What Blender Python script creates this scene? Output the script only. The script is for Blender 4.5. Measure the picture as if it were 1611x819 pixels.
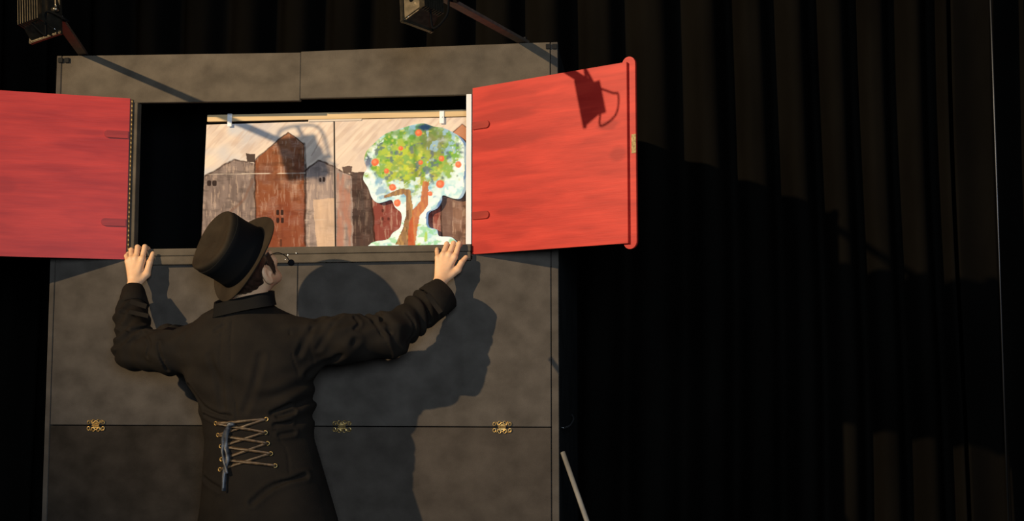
import bpy, bmesh, math, random
import numpy as np
from mathutils import Vector, Matrix
from mathutils.geometry import delaunay_2d_cdt, tessellate_polygon
random.seed(7); rng = np.random.default_rng(7)
for o in list(bpy.data.objects): bpy.data.objects.remove(o)
SC = bpy.context.scene; COL = SC.collection

# ------------------------------------------------------------------ camera
W, H = 1611, 819
FPX = 1974.7
YAW, PITCH, ROLL = -0.1102, 0.0900, -0.0002
CAM = np.array([2.1788, -4.355, 1.1637])
def cam_rows():
    cy, sy, cp, sp = math.cos(YAW), math.sin(YAW), math.cos(PITCH), math.sin(PITCH)
    fwd = np.array([sy*cp, cy*cp, sp]); right = np.array([cy, -sy, 0.0]); up = np.cross(right, fwd)
    cr, sr = math.cos(ROLL), math.sin(ROLL)
    return np.array([cr*right+sr*up, -sr*right+cr*up, fwd])
ROWS = cam_rows()
cd = bpy.data.cameras.new('camera'); cam = bpy.data.objects.new('camera', cd); COL.objects.link(cam)
cd.sensor_fit = 'HORIZONTAL'; cd.sensor_width = 36; cd.lens = FPX/W*36; cd.clip_start = .05; cd.clip_end = 60
mw = Matrix.Identity(4)
for i in range(3):
    mw[i][0] = ROWS[0][i]; mw[i][1] = ROWS[1][i]; mw[i][2] = -ROWS[2][i]; mw[i][3] = CAM[i]
cam.matrix_world = mw; SC.camera = cam

def ray(px, py): return ROWS.T @ np.array([(px-W/2)/FPX, -(py-H/2)/FPX, 1.0])
def at(px, py, Y):
    """point of the vertical plane at depth Y seen at a pixel"""
    d = ray(px, py); return CAM + (Y-CAM[1])/d[1]*d

# ------------------------------------------------------------------ light
def hexc(r, g, b):
    f = lambda c: c/12.92 if c <= .04045 else ((c+.055)/1.055)**2.4
    return (f(r/255), f(g/255), f(b/255))
TGT = Vector((1.0, 0.0, 1.85))
KEY = TGT + 8.0*Vector((-0.80, -1.0, 0.42))
def lamp(name, kind, loc, target, energy, color, **kw):
    l = bpy.data.lights.new(name, kind); l.energy = energy; l.color = color
    for k, v in kw.items(): setattr(l, k, v)
    o = bpy.data.objects.new(name, l); COL.objects.link(o); o.location = loc
    o.rotation_euler = (Vector(target)-Vector(loc)).to_track_quat('-Z', 'Y').to_euler()
    return o
lamp('spotlight', 'SPOT', KEY, TGT+Vector((.45, 0, .50)), 7500, (1.0, .765, .475), spot_size=math.radians(26), spot_blend=.95, shadow_soft_size=.075)
lamp('cool_fill', 'AREA', (2.5, -5.0, 1.75), (0.9, 0, 1.7), 142, (.66, .80, .97), shape='DISK', size=1.2)
wd = bpy.data.worlds.new('World'); SC.world = wd; wd.use_nodes = True
wd.node_tree.nodes['Background'].inputs[0].default_value = (.5, .65, 1, 1)
wd.node_tree.nodes['Background'].inputs[1].default_value = 0.004
SC.view_settings.view_transform = 'Standard'; SC.view_settings.look = 'None'
SC.view_settings.gamma = 1; SC.view_settings.use_curve_mapping = False
SC.view_settings.exposure = 0.0

# ------------------------------------------------------------------ materials
def newmat(name):
    m = bpy.data.materials.new(name); m.use_nodes = True
    nt = m.node_tree; b = nt.nodes['Principled BSDF']; return m, nt, b
def mat(name, c1, c2=None, rough=.8, metal=0, scale=(8, 8, 8), detail=4, lo=.35, hi=.65, bump=0, bscale=60, spec=.3, sheen=0, bstretch=(1, 1, 1), dist=.003):
    m, nt, b = newmat(name); N = nt.nodes; L = nt.links
    b.inputs['Roughness'].default_value = rough; b.inputs['Metallic'].default_value = metal
    b.inputs['Specular IOR Level'].default_value = spec
    if sheen: b.inputs['Sheen Weight'].default_value = sheen
    tc = N.new('ShaderNodeTexCoord')
    mp = N.new('ShaderNodeMapping'); mp.inputs['Scale'].default_value = scale; L.new(tc.outputs['Object'], mp.inputs[0])
    nz = N.new('ShaderNodeTexNoise'); nz.inputs['Scale'].default_value = 1; nz.inputs['Detail'].default_value = detail
    L.new(mp.outputs[0], nz.inputs['Vector'])
    cr = N.new('ShaderNodeValToRGB'); cr.color_ramp.elements[0].position = lo; cr.color_ramp.elements[1].position = hi
    cr.color_ramp.elements[0].color = (*c1, 1); cr.color_ramp.elements[1].color = (*(c2 or c1), 1)
    L.new(nz.outputs[0], cr.inputs[0]); L.new(cr.outputs[0], b.inputs['Base Color'])
    if bump:
        mp2 = N.new('ShaderNodeMapping'); mp2.inputs['Scale'].default_value = bstretch; L.new(tc.outputs['Object'], mp2.inputs[0])
        n2 = N.new('ShaderNodeTexNoise'); n2.inputs['Scale'].default_value = bscale; n2.inputs['Detail'].default_value = 3
        L.new(mp2.outputs[0], n2.inputs['Vector'])
        bp = N.new('ShaderNodeBump'); bp.inputs['Strength'].default_value = bump; bp.inputs['Distance'].default_value = dist
        L.new(n2.outputs[0], bp.inputs['Height']); L.new(bp.outputs[0], b.inputs['Normal'])
    return m
def paintmat(name, rough=.8, bump=.25, spec=.08):
    m, nt, b = newmat(name); N = nt.nodes; L = nt.links
    a = N.new('ShaderNodeVertexColor'); a.layer_name = 'paint'; L.new(a.outputs[0], b.inputs['Base Color'])
    b.inputs['Roughness'].default_value = rough; b.inputs['Specular IOR Level'].default_value = spec
    tc = N.new('ShaderNodeTexCoord'); mp = N.new('ShaderNodeMapping'); mp.inputs['Scale'].default_value = (60, 60, 160); L.new(tc.outputs['Object'], mp.inputs[0])
    n2 = N.new('ShaderNodeTexNoise'); n2.inputs['Scale'].default_value = 1; n2.inputs['Detail'].default_value = 5; L.new(mp.outputs[0], n2.inputs['Vector'])
    bp = N.new('ShaderNodeBump'); bp.inputs['Strength'].default_value = bump; bp.inputs['Distance'].default_value = .002
    L.new(n2.outputs[0], bp.inputs['Height']); L.new(bp.outputs[0], b.inputs['Normal'])
    return m
M = {}
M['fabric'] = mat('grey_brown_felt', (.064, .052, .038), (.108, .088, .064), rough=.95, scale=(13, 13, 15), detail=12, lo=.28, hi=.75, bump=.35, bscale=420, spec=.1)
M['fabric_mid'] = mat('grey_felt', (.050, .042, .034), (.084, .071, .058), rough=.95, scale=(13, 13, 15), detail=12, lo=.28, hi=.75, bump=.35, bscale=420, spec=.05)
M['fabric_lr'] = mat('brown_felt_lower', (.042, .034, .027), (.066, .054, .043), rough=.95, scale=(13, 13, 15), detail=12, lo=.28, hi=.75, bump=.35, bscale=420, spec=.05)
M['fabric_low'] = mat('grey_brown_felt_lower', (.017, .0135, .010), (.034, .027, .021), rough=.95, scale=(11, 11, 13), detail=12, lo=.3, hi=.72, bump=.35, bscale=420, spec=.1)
M['side'] = mat('black_side_cloth', (.020, .021, .020), (.030, .031, .030), rough=.95, spec=.05)
M['black'] = mat('matt_black', (.003, .003, .003), rough=.9, spec=.05)
M['blackmetal'] = mat('black_metal', (.008, .008, .008), rough=.7, spec=.1)
M['curtain'] = mat('black_velvet', (.0032, .0028, .0023), (.0050, .0044, .0036), rough=1, scale=(3, 3, 1.2), spec=0.0, bump=.2, bscale=200)
M['brass'] = mat('aged_brass', (.30, .19, .06), (.48, .33, .13), rough=.5, metal=1, scale=(90, 90, 90))
M['dullsteel'] = mat('dull_steel', (.06, .065, .075), (.10, .105, .12), rough=.45, metal=1, scale=(50, 50, 2))
M['steel'] = mat('steel', (.5, .5, .5), (.7, .7, .7), rough=.3, metal=1, scale=(50, 50, 50))
M['white'] = mat('white_painted_wood', (.62, .60, .56), (.72, .70, .66), rough=.5, scale=(30, 30, 8))
M['rail'] = mat('pale_pine_rail', (.48, .33, .16), (.58, .41, .21), rough=.6, scale=(5, 60, 60))
M['pole'] = mat('worn_grey_pole', (.12, .112, .10), (.21, .20, .18), rough=.6, scale=(25, 25, 8), bump=.2)
M['armwood'] = mat('reddish_brown_arm', (.075, .055, .040), (.11, .08, .058), rough=.6, scale=(30, 30, 30))
M['skin'] = mat('skin', (.57, .33, .18), (.66, .40, .23), rough=.5, scale=(22, 22, 22), bump=.12, bscale=220, spec=.35)
for n in M['skin'].node_tree.nodes:
    if n.type == 'BSDF_PRINCIPLED':
        n.inputs['Subsurface Weight'].default_value = .12; n.inputs['Subsurface Radius'].default_value = (.012, .005, .003); n.inputs['Subsurface Scale'].default_value = .6
M['coat'] = mat('black_brown_coat', (.0068, .0050, .0035), (.0110, .0082, .0056), rough=.85, scale=(9, 9, 9), bump=.35, bscale=500, spec=.12)
M['coat_dark'] = mat('black_collar', (.0035, .003, .0027), (.005, .0045, .004), rough=.8, bump=.2, bscale=500, spec=.1)
M['hat'] = mat('brown_black_felt', (.015, .0105, .006), (.024, .017, .010), rough=.9, scale=(12, 12, 12), bump=.25, bscale=400, spec=.12)
M['hatband'] = mat('black_hat_band', (.004, .0037, .0035), rough=.8, spec=.1)
M['hair'] = mat('dark_auburn_hair', (.016, .008, .005), (.034, .016, .009), rough=.5, scale=(200, 200, 30))
M['lace'] = mat('bronze_ribbon', (.035, .022, .011), (.10, .060, .028), rough=.5, scale=(80, 80, 80), spec=.4)
M['ribbon'] = mat('slate_ribbon', (.012, .013, .016), (.055, .06, .07), rough=.4, scale=(60, 60, 40), spec=.5)
M['foam'] = mat('black_foam', (.006, .006, .007), rough=1, bump=.6, bscale=500, spec=.1)
M['floor'] = mat('dark_stage_floor', (.012, .011, .010), (.02, .018, .016), rough=.6, scale=(3, 3, 3))
M['trouser'] = mat('black_trousers', (.008, .008, .009), rough=.8)
M['shoe'] = mat('black_leather', (.008, .007, .007), rough=.3, spec=.5)
M['edge_blue'] = mat('blue_painted_edge', (.10, .18, .33), (.30, .40, .52), rough=.6, scale=(30, 30, 30), lo=.4, hi=.6)
M['board'] = mat('raw_board', (.25, .2, .15), rough=.8)
# red shutters: streaky stain, darker strokes near the straps
def redmat(name, blobs, c1=(.31, .0125, .0085), c2=(.45, .027, .016)):
    m, nt, b = newmat(name); N = nt.nodes; L = nt.links
    b.inputs['Roughness'].default_value = .5; b.inputs['Specular IOR Level'].default_value = .3
    tc = N.new('ShaderNodeTexCoord')
    def noise(scale, detail=5, dist=0):
        mp = N.new('ShaderNodeMapping'); mp.inputs['Scale'].default_value = scale; L.new(tc.outputs['Object'], mp.inputs[0])
        n = N.new('ShaderNodeTexNoise'); n.inputs['Scale'].default_value = 1; n.inputs['Detail'].default_value = detail; n.inputs['Distortion'].default_value = dist
        L.new(mp.outputs[0], n.inputs['Vector']); return n.outputs[0]
    cr = N.new('ShaderNodeValToRGB'); cr.color_ramp.elements[0].position = .32; cr.color_ramp.elements[1].position = .68
    cr.color_ramp.elements[0].color = (*c1, 1); cr.color_ramp.elements[1].color = (*c2, 1)
    L.new(noise((4, 4, 30), 6, .3), cr.inputs[0])
    fine = N.new('ShaderNodeMath'); fine.operation = 'MULTIPLY_ADD'; L.new(noise((14, 14, 220), 3), fine.inputs[0]); fine.inputs[1].default_value = .22; fine.inputs[2].default_value = .89
    mx = N.new('ShaderNodeMix'); mx.data_type = 'RGBA'; mx.blend_type = 'MULTIPLY'; mx.inputs[0].default_value = 1
    L.new(cr.outputs[0], mx.inputs[6]); L.new(fine.outputs[0], mx.inputs[7]); cur = mx.outputs[2]
    for (p, rx, rz, amt) in blobs:
        sub = N.new('ShaderNodeVectorMath'); sub.operation = 'SUBTRACT'; L.new(tc.outputs['Object'], sub.inputs[0]); sub.inputs[1].default_value = p
        sc = N.new('ShaderNodeVectorMath'); sc.operation = 'MULTIPLY'; L.new(sub.outputs[0], sc.inputs[0]); sc.inputs[1].default_value = (1/rx, 0, 1/rz)
        ln = N.new('ShaderNodeVectorMath'); ln.operation = 'LENGTH'; L.new(sc.outputs[0], ln.inputs[0])
        ad = N.new('ShaderNodeMath'); ad.operation = 'MULTIPLY_ADD'; L.new(noise((9, 9, 40), 4, .5), ad.inputs[0]); ad.inputs[1].default_value = 1.2; ad.inputs[2].default_value = -.6
        su = N.new('ShaderNodeMath'); su.operation = 'ADD'; L.new(ln.outputs['Value'], su.inputs[0]); L.new(ad.outputs[0], su.inputs[1])
        mr = N.new('ShaderNodeMapRange'); L.new(su.outputs[0], mr.inputs[0]); mr.inputs[1].default_value = .6; mr.inputs[2].default_value = 1.15; mr.inputs[3].default_value = min(1, amt*1.5); mr.inputs[4].default_value = 0
        mb = N.new('ShaderNodeMix'); mb.data_type = 'RGBA'; L.new(mr.outputs[0], mb.inputs[0]); L.new(cur, mb.inputs[6]); mb.inputs[7].default_value = (.27, .010, .007, 1); cur = mb.outputs[2]
    L.new(cur, b.inputs['Base Color'])
    bp = N.new('ShaderNodeBump'); bp.inputs['Strength'].default_value = .15; bp.inputs['Distance'].default_value = .002
    L.new(noise((12, 12, 260), 3), bp.inputs['Height']); L.new(bp.outputs[0], b.inputs['Normal'])
    return m

# ------------------------------------------------------------------ object helpers
ORG = {}
def tag(o, label=None, cat=None, group=None, kind=None):
    if label: o['label'] = label
    if cat: o['category'] = cat
    if group: o['group'] = group
    if kind: o['kind'] = kind
    return o
def thing(name, loc, label, cat, group=None):
    o = bpy.data.objects.new(name, None); COL.objects.link(o); o.location = loc; o.empty_display_size = .1
    ORG[o.name] = Vector(loc); return tag(o, label, cat, group)
def link(name, me, m, parent=None, smooth=False, origin=None):
    """mesh is in world coordinates; its origin is moved to the thing's base"""
    o = bpy.data.objects.new(name, me); COL.objects.link(o)
    base = ORG[parent.name] if parent else Vector(origin or (0, 0, 0))
    me.transform(Matrix.Translation(-base)); ORG[o.name] = base
    if parent: o.parent = parent
    else: o.location = base
    if m is not None:
        me.materials.clear()
        for mm in (m if isinstance(m, (list, tuple)) else [m]): me.materials.append(mm)
    if smooth: me.polygons.foreach_set('use_smooth', [True]*len(me.polygons))
    me.update(); return o
def bm2me(bm, name='m'):
    bmesh.ops.recalc_face_normals(bm, faces=bm.faces); me = bpy.data.meshes.new(name); bm.to_mesh(me); bm.free(); return me
def add_box(bm, c, s, rot=None, bev=0):
    r = bmesh.ops.create_cube(bm, size=1); vs = r['verts']
    mt = Matrix.Translation(Vector(c)) @ (rot.to_4x4() if rot is not None else Matrix.Identity(4)) @ Matrix.Diagonal((*s, 1))
    bmesh.ops.transform(bm, matrix=mt, verts=vs)
    if bev:
        es = list({e for v in vs for e in v.link_edges}); bmesh.ops.bevel(bm, geom=es, offset=bev, segments=2, affect='EDGES')
def box_mm(bm, lo, hi, bev=0):
    lo = Vector(lo); hi = Vector(hi); add_box(bm, (lo+hi)/2, hi-lo, None, bev)
def add_tube(bm, pts, r, seg=10, caps=True):
    pts = [Vector(p) for p in pts]; n = len(pts); rs = r if isinstance(r, (list, tuple)) else [r]*n
    rings = []; up = None
    for i, p in enumerate(pts):
        t = (pts[min(i+1, n-1)]-pts[max(i-1, 0)]).normalized()
        if up is None: up = t.orthogonal().normalized()
        up = (up - t*up.dot(t)).normalized(); sd = t.cross(up)
        rings.append([bm.verts.new(p + rs[i]*(math.cos(2*math.pi*k/seg)*up+math.sin(2*math.pi*k/seg)*sd)) for k in range(seg)])
    for a, b in zip(rings, rings[1:]):
        for k in range(seg): bm.faces.new((a[k], a[(k+1) % seg], b[(k+1) % seg], b[k]))
    if caps: bm.faces.new(rings[0][::-1]); bm.faces.new(rings[-1])
def add_prism(bm, pts, y0, y1, fr=None):
    """polygon of (x,z) pairs extruded from y0 to y1; fr maps (x,y,z)"""
    fr = fr or (lambda x, y, z: Vector((x, y, z)))
    a = [bm.verts.new(fr(x, y0, z)) for x, z in pts]; b = [bm.verts.new(fr(x, y1, z)) for x, z in pts]
    n = len(pts)
    bm.faces.new(a); bm.faces.new(b[::-1])
    for i in range(n): bm.faces.new((a[(i+1) % n], a[i], b[i], b[(i+1) % n]))
def prism(name, pts, y0, y1, m, parent, bev=.0015, fr=None):
    bm = bmesh.new(); add_prism(bm, pts, y0, y1, fr)
    bmesh.ops.recalc_face_normals(bm, faces=bm.faces)
    if bev: bmesh.ops.bevel(bm, geom=list(bm.edges), offset=bev, segments=2, affect='EDGES')
    return link(name, bm2me(bm), m, parent)
def box(name, lo, hi, m, parent=None, bev=.001, **k):
    bm = bmesh.new(); box_mm(bm, lo, hi, bev); return link(name, bm2me(bm), m, parent, **k)
def tube(name, pts, r, m, parent=None, seg=10, **k):
    bm = bmesh.new(); add_tube(bm, pts, r, seg); return link(name, bm2me(bm), m, parent, smooth=True, **k)
def blob(name, c, r, m, parent=None, sub=2, scale=(1, 1, 1)):
    bm = bmesh.new(); bmesh.ops.create_icosphere(bm, subdivisions=sub, radius=r)
    bmesh.ops.transform(bm, matrix=Matrix.Translation(Vector(c)) @ Matrix.Diagonal((*scale, 1)), verts=bm.verts)
    return link(name, bm2me(bm), m, parent, smooth=True)
def spline(pts, n=8):
    P = [Vector(p) for p in pts]; P = [2*P[0]-P[1]]+P+[2*P[-1]-P[-2]]; out = []
    for i in range(1, len(P)-2):
        for k in range(n):
            t = k/n; a, b, c, d = P[i-1:i+3]
            out.append(.5*((2*b)+(c-a)*t+(2*a-5*b+4*c-d)*t*t+(3*b-a-3*c+d)*t**3))
    out.append(P[-2]); return out

# ------------------------------------------------------------------ setting
box('floor', (-7, -9, -.05), (8, 3.2, 0), M['floor'], bev=0).__setitem__('kind', 'structure')
box('wall_back', (-7, 2.6, 0), (8, 2.7, 5.4), M['black'], bev=0).__setitem__('kind', 'structure')

# ------------------------------------------------------------------ curtains
YC = 1.30
def curtain(name, x0, x1, yfun, z1, label, group=None, dx=.012):
    nx = int((x1-x0)/dx)+1; nz = 26
    bm = bmesh.new(); g = []
    xs = np.linspace(x0, x1, nx); zs = np.linspace(.01, z1, nz)
    for z in zs:
        g.append([bm.verts.new((x+.012*math.sin(z*1.7+x*2), yfun(x)+.008*math.sin(z*2.1+x*5), z)) for x in xs])
    for j in range(nz-1):
        for i in range(nx-1): bm.faces.new((g[j][i], g[j][i+1], g[j+1][i+1], g[j+1][i]))
    me = bm2me(bm); o = link(name, me, M['curtain'], None, smooth=True, origin=((x0+x1)/2, yfun((x0+x1)/2), 0))
    sm = o.modifiers.new('thick', 'SOLIDIFY'); sm.thickness = .006; sm.offset = 1
    tag(o, label, 'curtain', group); return o
stripes = [1000, 1093, 1169, 1239, 1304, 1368, 1429, 1490]
sx = [at(p, 300, YC)[0] for p in stripes]
def phase(x):
    if x < sx[0]: return (x-sx[0])/.235
    if x > sx[-1]: return len(sx)-1+(x-sx[-1])/.18
    return float(np.interp(x, sx, range(len(sx))))
def folds(x):
    p = phase(x); f = p-math.floor(p)
    a = .058*(1+.18*math.sin(math.floor(p)*2.3))
    return YC - a*math.sin(2*math.pi*(f)-.3) - .012*math.sin(4*math.pi*f+1)
XE = sx[-1]
curtain('stage_curtain', -3.2, XE+.02, folds, 4.6, 'wide black pleated stage curtain hanging behind the whole puppet booth')
XF = at(1566, 300, YC)[0]
curtain('stage_curtain', XE+.035, XF, lambda x: YC-.05+.25*(x-XE)*.2+.008*math.sin(x*30), 4.6, 'narrow flat black curtain panel just left of the thin glinting rod')
curtain('stage_curtain', XF+.05, XF+1.3, lambda x: YC+.16+.05*math.sin((x-XF)*24), 4.6, 'black curtain at far right edge beyond the thin glinting rod')
xr = at(1569, 330, YC-.10)
tag(tube('vertical_rod', [(xr[0], YC-.10, .0), (xr[0]+.004, YC-.10, 4.4)], .0045, M['dullsteel'], None, origin=(xr[0], YC-.10, 0)),
    'thin vertical steel rod glinting between the black curtains at right', 'rod')

# ------------------------------------------------------------------ puppet booth
BW = 1.86; BD = 1.12; ZF = .98
XL, XR = .302, 1.5522; XM = at(468.5, 430, 0)[0]
ZS = 1.5606
T = .022
booth = thing('puppet_booth', (BW/2, BD/2, 0), 'large grey-brown felt covered puppet theatre booth with wide stage opening', 'puppet theatre')
xz = lambda px, py, Y=0: (at(px, py, Y)[0], at(px, py, Y)[2])
zt = lambda px, py: float(at(px, py, 0)[2])
PL, PR = .020, BW-.0265
# corner posts
prism('corner_post', [(0, 0), (PL-.0015, 0), (PL-.0015, zt(98, 88)), (0, zt(90.3, 88))], -.002, .03, M['fabric_mid'], booth)
prism('corner_post', [(PR+.002, 0), (BW, 0), (BW, zt(876.6, 66)), (PR+.002, zt(868, 66.5))], -.002, .03, M['fabric_mid'], booth)
# top fascia in two boards
zo_l = zt(215, 160); zo_m = zt(473, 158); zo_m2 = zt(476, 155); zo_r = zt(741, 147.2)
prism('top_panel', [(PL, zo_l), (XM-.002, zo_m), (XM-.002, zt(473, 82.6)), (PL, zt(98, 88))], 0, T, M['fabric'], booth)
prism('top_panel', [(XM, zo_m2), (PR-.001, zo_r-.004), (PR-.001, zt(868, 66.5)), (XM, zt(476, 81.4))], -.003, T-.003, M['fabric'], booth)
# side and middle boards
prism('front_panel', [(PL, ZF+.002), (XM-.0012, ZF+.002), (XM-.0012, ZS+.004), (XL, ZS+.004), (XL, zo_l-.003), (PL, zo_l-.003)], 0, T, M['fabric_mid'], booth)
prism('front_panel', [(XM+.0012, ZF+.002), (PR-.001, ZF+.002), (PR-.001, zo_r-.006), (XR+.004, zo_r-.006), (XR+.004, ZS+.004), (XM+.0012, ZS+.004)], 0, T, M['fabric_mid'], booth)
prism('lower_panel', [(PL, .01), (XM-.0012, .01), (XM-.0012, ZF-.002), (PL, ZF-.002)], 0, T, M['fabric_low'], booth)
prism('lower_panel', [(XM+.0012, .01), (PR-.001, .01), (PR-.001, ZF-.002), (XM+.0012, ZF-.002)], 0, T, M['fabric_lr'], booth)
# groove backing (the dark behind the joints)
box('inner_frame', (.01, T+.002, .01), (XL-.01, T+.02, 2.30), M['black'], booth, 0)
box('inner_frame', (XR+.02, T+.002, .01), (BW-.01, T+.02, 2.30), M['black'], booth, 0)
box('inner_frame', (XL-.01, T+.002, .01), (XR+.02, T+.02, ZS-.02), M['black'], booth, 0)
box('inner_frame', (XL-.01, T+.002, zo_l+.03), (XR+.02, T+.02, 2.30), M['black'], booth, 0)
# sides and back cloth
box('side_panel', (BW-.014, .031, .01), (BW-.001, BD, 2.325), M['side'], booth, .001)
box('side_panel', (.001, .031, .01), (.014, BD, 2.325), M['side'], booth, .001)
bm = bmesh.new()
n = 60; lowr = [bm.verts.new((.02+i*(BW-.04)/n, .62+.02*math.sin(i*1.1), .02)) for i in range(n+1)]
upr = [bm.verts.new((v.co.x, v.co.y, 2.31)) for v in lowr]
for i in range(n): bm.faces.new((lowr[i], lowr[i+1], upr[i+1], upr[i]))
dr = link('inner_drape', bm2me(bm), M['black'], booth, smooth=True); dr.modifiers.new('t', 'SOLIDIFY').thickness = .004
box('roof_panel', (.015, .04, 2.30), (BW-.015, BD, 2.312), M['side'], booth, 0)
# sill: two stacked battens
zsa = lambda px, py, Y: float(at(px, py, Y)[2])
SY = -.022
zt_l, zt_r = zsa(250, 391, SY), zsa(700, 384.5, SY)
zm_l, zm_r = zsa(250, 402.5, SY), zsa(700, 395.5, SY)
zb_l, zb_r = zsa(250, 416, SY), zsa(700, 409.5, SY)
xa, xb = at(250, 391, SY)[0], at(700, 384, SY)[0]
lin = lambda a, b, x: a+(b-a)*(x-xa)/(xb-xa)
SX0, SX1 = XL-.002, XR+.001
prism('sill_top', [(SX0, lin(zm_l, zm_r, SX0)+.001), (SX1, lin(zm_l, zm_r, SX1)+.001), (SX1, lin(zt_l, zt_r, SX1)), (SX0, lin(zt_l, zt_r, SX0))], SY+.004, .062, M['fabric'], booth)
prism('sill_batten', [(SX0, lin(zb_l, zb_r, SX0)), (SX1, lin(zb_l, zb_r, SX1)), (SX1, lin(zm_l, zm_r, SX1)-.0015), (SX0, lin(zm_l, zm_r, SX0)-.0015)], SY, -.0006, M['fabric'], booth)
for px, py in ((466, 398), (453, 401), (449, 408)):
    blob('screw', at(px, py, SY-.001), .0028, M['steel'], booth, 2, (1, .5, 1)) if False else None
def small_blob(name, c, r, m, parent, sq=.5):
    bm = bmesh.new(); bmesh.ops.create_uvsphere(bm, u_segments=12, v_segments=8, radius=r)
    bmesh.ops.transform(bm, matrix=Matrix.Translation(Vector(c)) @ Matrix.Diagonal((1, sq, 1, 1)), verts=bm.verts)
    return link(name, bm2me(bm), m, parent, smooth=True)
for px, py in ((466, 398), (453, 401), (449, 408)):
    tag(small_blob('screw', at(px, py, SY+.001), .0028, M['steel'], booth), 'small bright screw head on the sill')
# jambs
x0, x1 = at(734.2, 250, -.004)[0], at(742.2, 250, -.004)[0]
tag(box('jamb_strip', (XR-.018, -.006, zsa(738, 384, 0)), (XR+.001, .035, zo_r-.003), M['white'], booth, .001), 'white painted strip at the right of the opening')
box('jamb_strip', (XL+.002, .0, ZS+.002), (XL+.014, .035, zo_l-.002), M['fabric'], booth, .001)
# fixing blocks at the top corners
for px in (95.0, 105.0):
    c = at(px, 94.5, -.006); box('latch_block', (c[0]-.009, -.008, c[2]-.009), (c[0]+.009, -.002 if px < 98 else -.0015, c[2]+.009), M['blackmetal'], booth, .001)
for px in (862.5, 872.5):
    c = at(px, 73, -.006); box('latch_block', (c[0]-.0085, -.009, c[2]-.009), (c[0]+.0085, -.002, c[2]+.009), M['blackmetal'], booth, .001)
# ornamental hinges along the fold
def ornate_hinge(px, py, matl):
    c = at(px, py, -.003); cx, cz = c[0], ZF
    bm = bmesh.new()
    add_tube(bm, [(cx-.013, -.006, cz), (cx+.013, -.006, cz)], .0026, 8)
    for sgn in (1, -1):
        box_mm(bm, (cx-.012, -.0035, cz+(.004 if sgn > 0 else -.010)), (cx+.012, -.0015, cz+(.010 if sgn > 0 else -.004)))
        for dx, dz, r in ((-.009, .014, .0055), (.009, .014, .0055), (-.027, .011, .005), (.027, .011, .005)):
            ring = [(cx+dx+r*math.cos(t), -.0035, cz+sgn*(dz+r*1.25*math.sin(t))) for t in np.linspace(0, 2*math.pi, 13)]
            add_tube(bm, ring, .0017, 6, False)
        add_tube(bm, spline([(cx-.033, -.0035, cz+sgn*.011), (cx-.020, -.0035, cz+sgn*.018), (cx-.014, -.0035, cz+sgn*.007), (cx, -.0035, cz+sgn*.016), (cx+.014, -.0035, cz+sgn*.007), (cx+.020, -.0035, cz+sgn*.018), (cx+.033, -.0035, cz+sgn*.011)], 4), .0017, 6)
    return link('ornamental_hinge', bm2me(bm), matl, booth)
for px, py in ((151, 668), (538, 671), (790, 671.5)):
    tag(ornate_hinge(px, py, M['brass']), 'small openwork brass hinge across the fold')
# little hook on the right flank
h0 = np.array([BW+.004, .12, zsa(890, 672, .1)])
bm = bmesh.new(); add_tube(bm, spline([(BW+.001, .10, h0[2]), (BW+.012, .12, h0[2]-.002), (BW+.012, .40, h0[2]-.004), (BW+.012, .62, h0[2]+.012), (BW+.002, .66, h0[2]+.03)], 6), .003, 8)
link('side_hook', bm2me(bm), M['steel'], booth, smooth=True)

# rail inside
YR = .098
r0 = at(326, 186, YR); r1 = at(736, 177.5, YR); rx0 = r0[0]; rx1 = r1[0]+.30
slope = (r1[2]-r0[2])/(r1[0]-r0[0])
rl = [(rx0, r0[2]-.0125), (rx1, r0[2]-.0125+slope*(rx1-rx0)), (rx1, r0[2]+.0125+slope*(rx1-rx0)), (rx0, r0[2]+.0125)]
prism('rail', rl, YR, YR+.022, M['rail'], booth, .001)

# ------------------------------------------------------------------ shutters
def shutter_frame(hx, ox, oy):
    d = Vector((ox-hx, oy, 0)).normalized()                 # along the leaf, from hinge outwards
    nrm = Vector((d.y, -d.x, 0)) if d.x > 0 else Vector((-d.y, d.x, 0))  # towards the viewer
    if nrm.y > 0: nrm = -nrm
    return d, nrm
def leaf(hx, ox, oy, z0, z1, width, blobs, side):
    d, nrm = shutter_frame(hx, ox, oy); h = Vector((hx, -.004, 0))
    fr = lambda x, y, z: h + d*x + nrm*y + Vector((0, 0, z))
    red = redmat('red_stained_plywood_'+side, [((*(fr(u, 0, z)-Vector(ORG[booth.name])).xy, z), ru, rz, am) for (u, z, ru, rz, am) in blobs])
    o = prism('shutter', [(0, z0), (width, z0), (width, z1), (0, z1)], -.012, 0, red, booth, .0008, fr)
    tag(o, 'red stained plywood shutter leaf opened to the '+side)
    return o, fr, red
# right leaf
zr0, zr1 = at(743, 400, 0)[2], at(743, 139, 0)[2]
WR = .632
def uR(px): # distance along the right leaf for a pixel column
    hx, ox, oy = 1.556, 2.118, -.325
    dd = np.array([ox-hx, oy]); dd /= np.linalg.norm(dd)
    r = ray(px, 260); t = np.linalg.solve(np.array([[dd[0], -r[0]], [dd[1], -r[1]]]), np.array([CAM[0]-hx, CAM[1]+.004])); return t[0]
lR, fR, redR = leaf(1.556, 2.118, -.325, zr0, zr1, uR(987), [(.13, 2.06, .16, .022, .55), (.14, 1.97, .18, .03, .65), (.17, 1.722, .075, .014, .6), (.16, 2.13, .12, .02, .45), (.03, 1.60, .05, .04, .4), (.57, 1.975, .04, .018, .6), (.60, 1.875, .03, .025, .6)], 'right')
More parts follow.
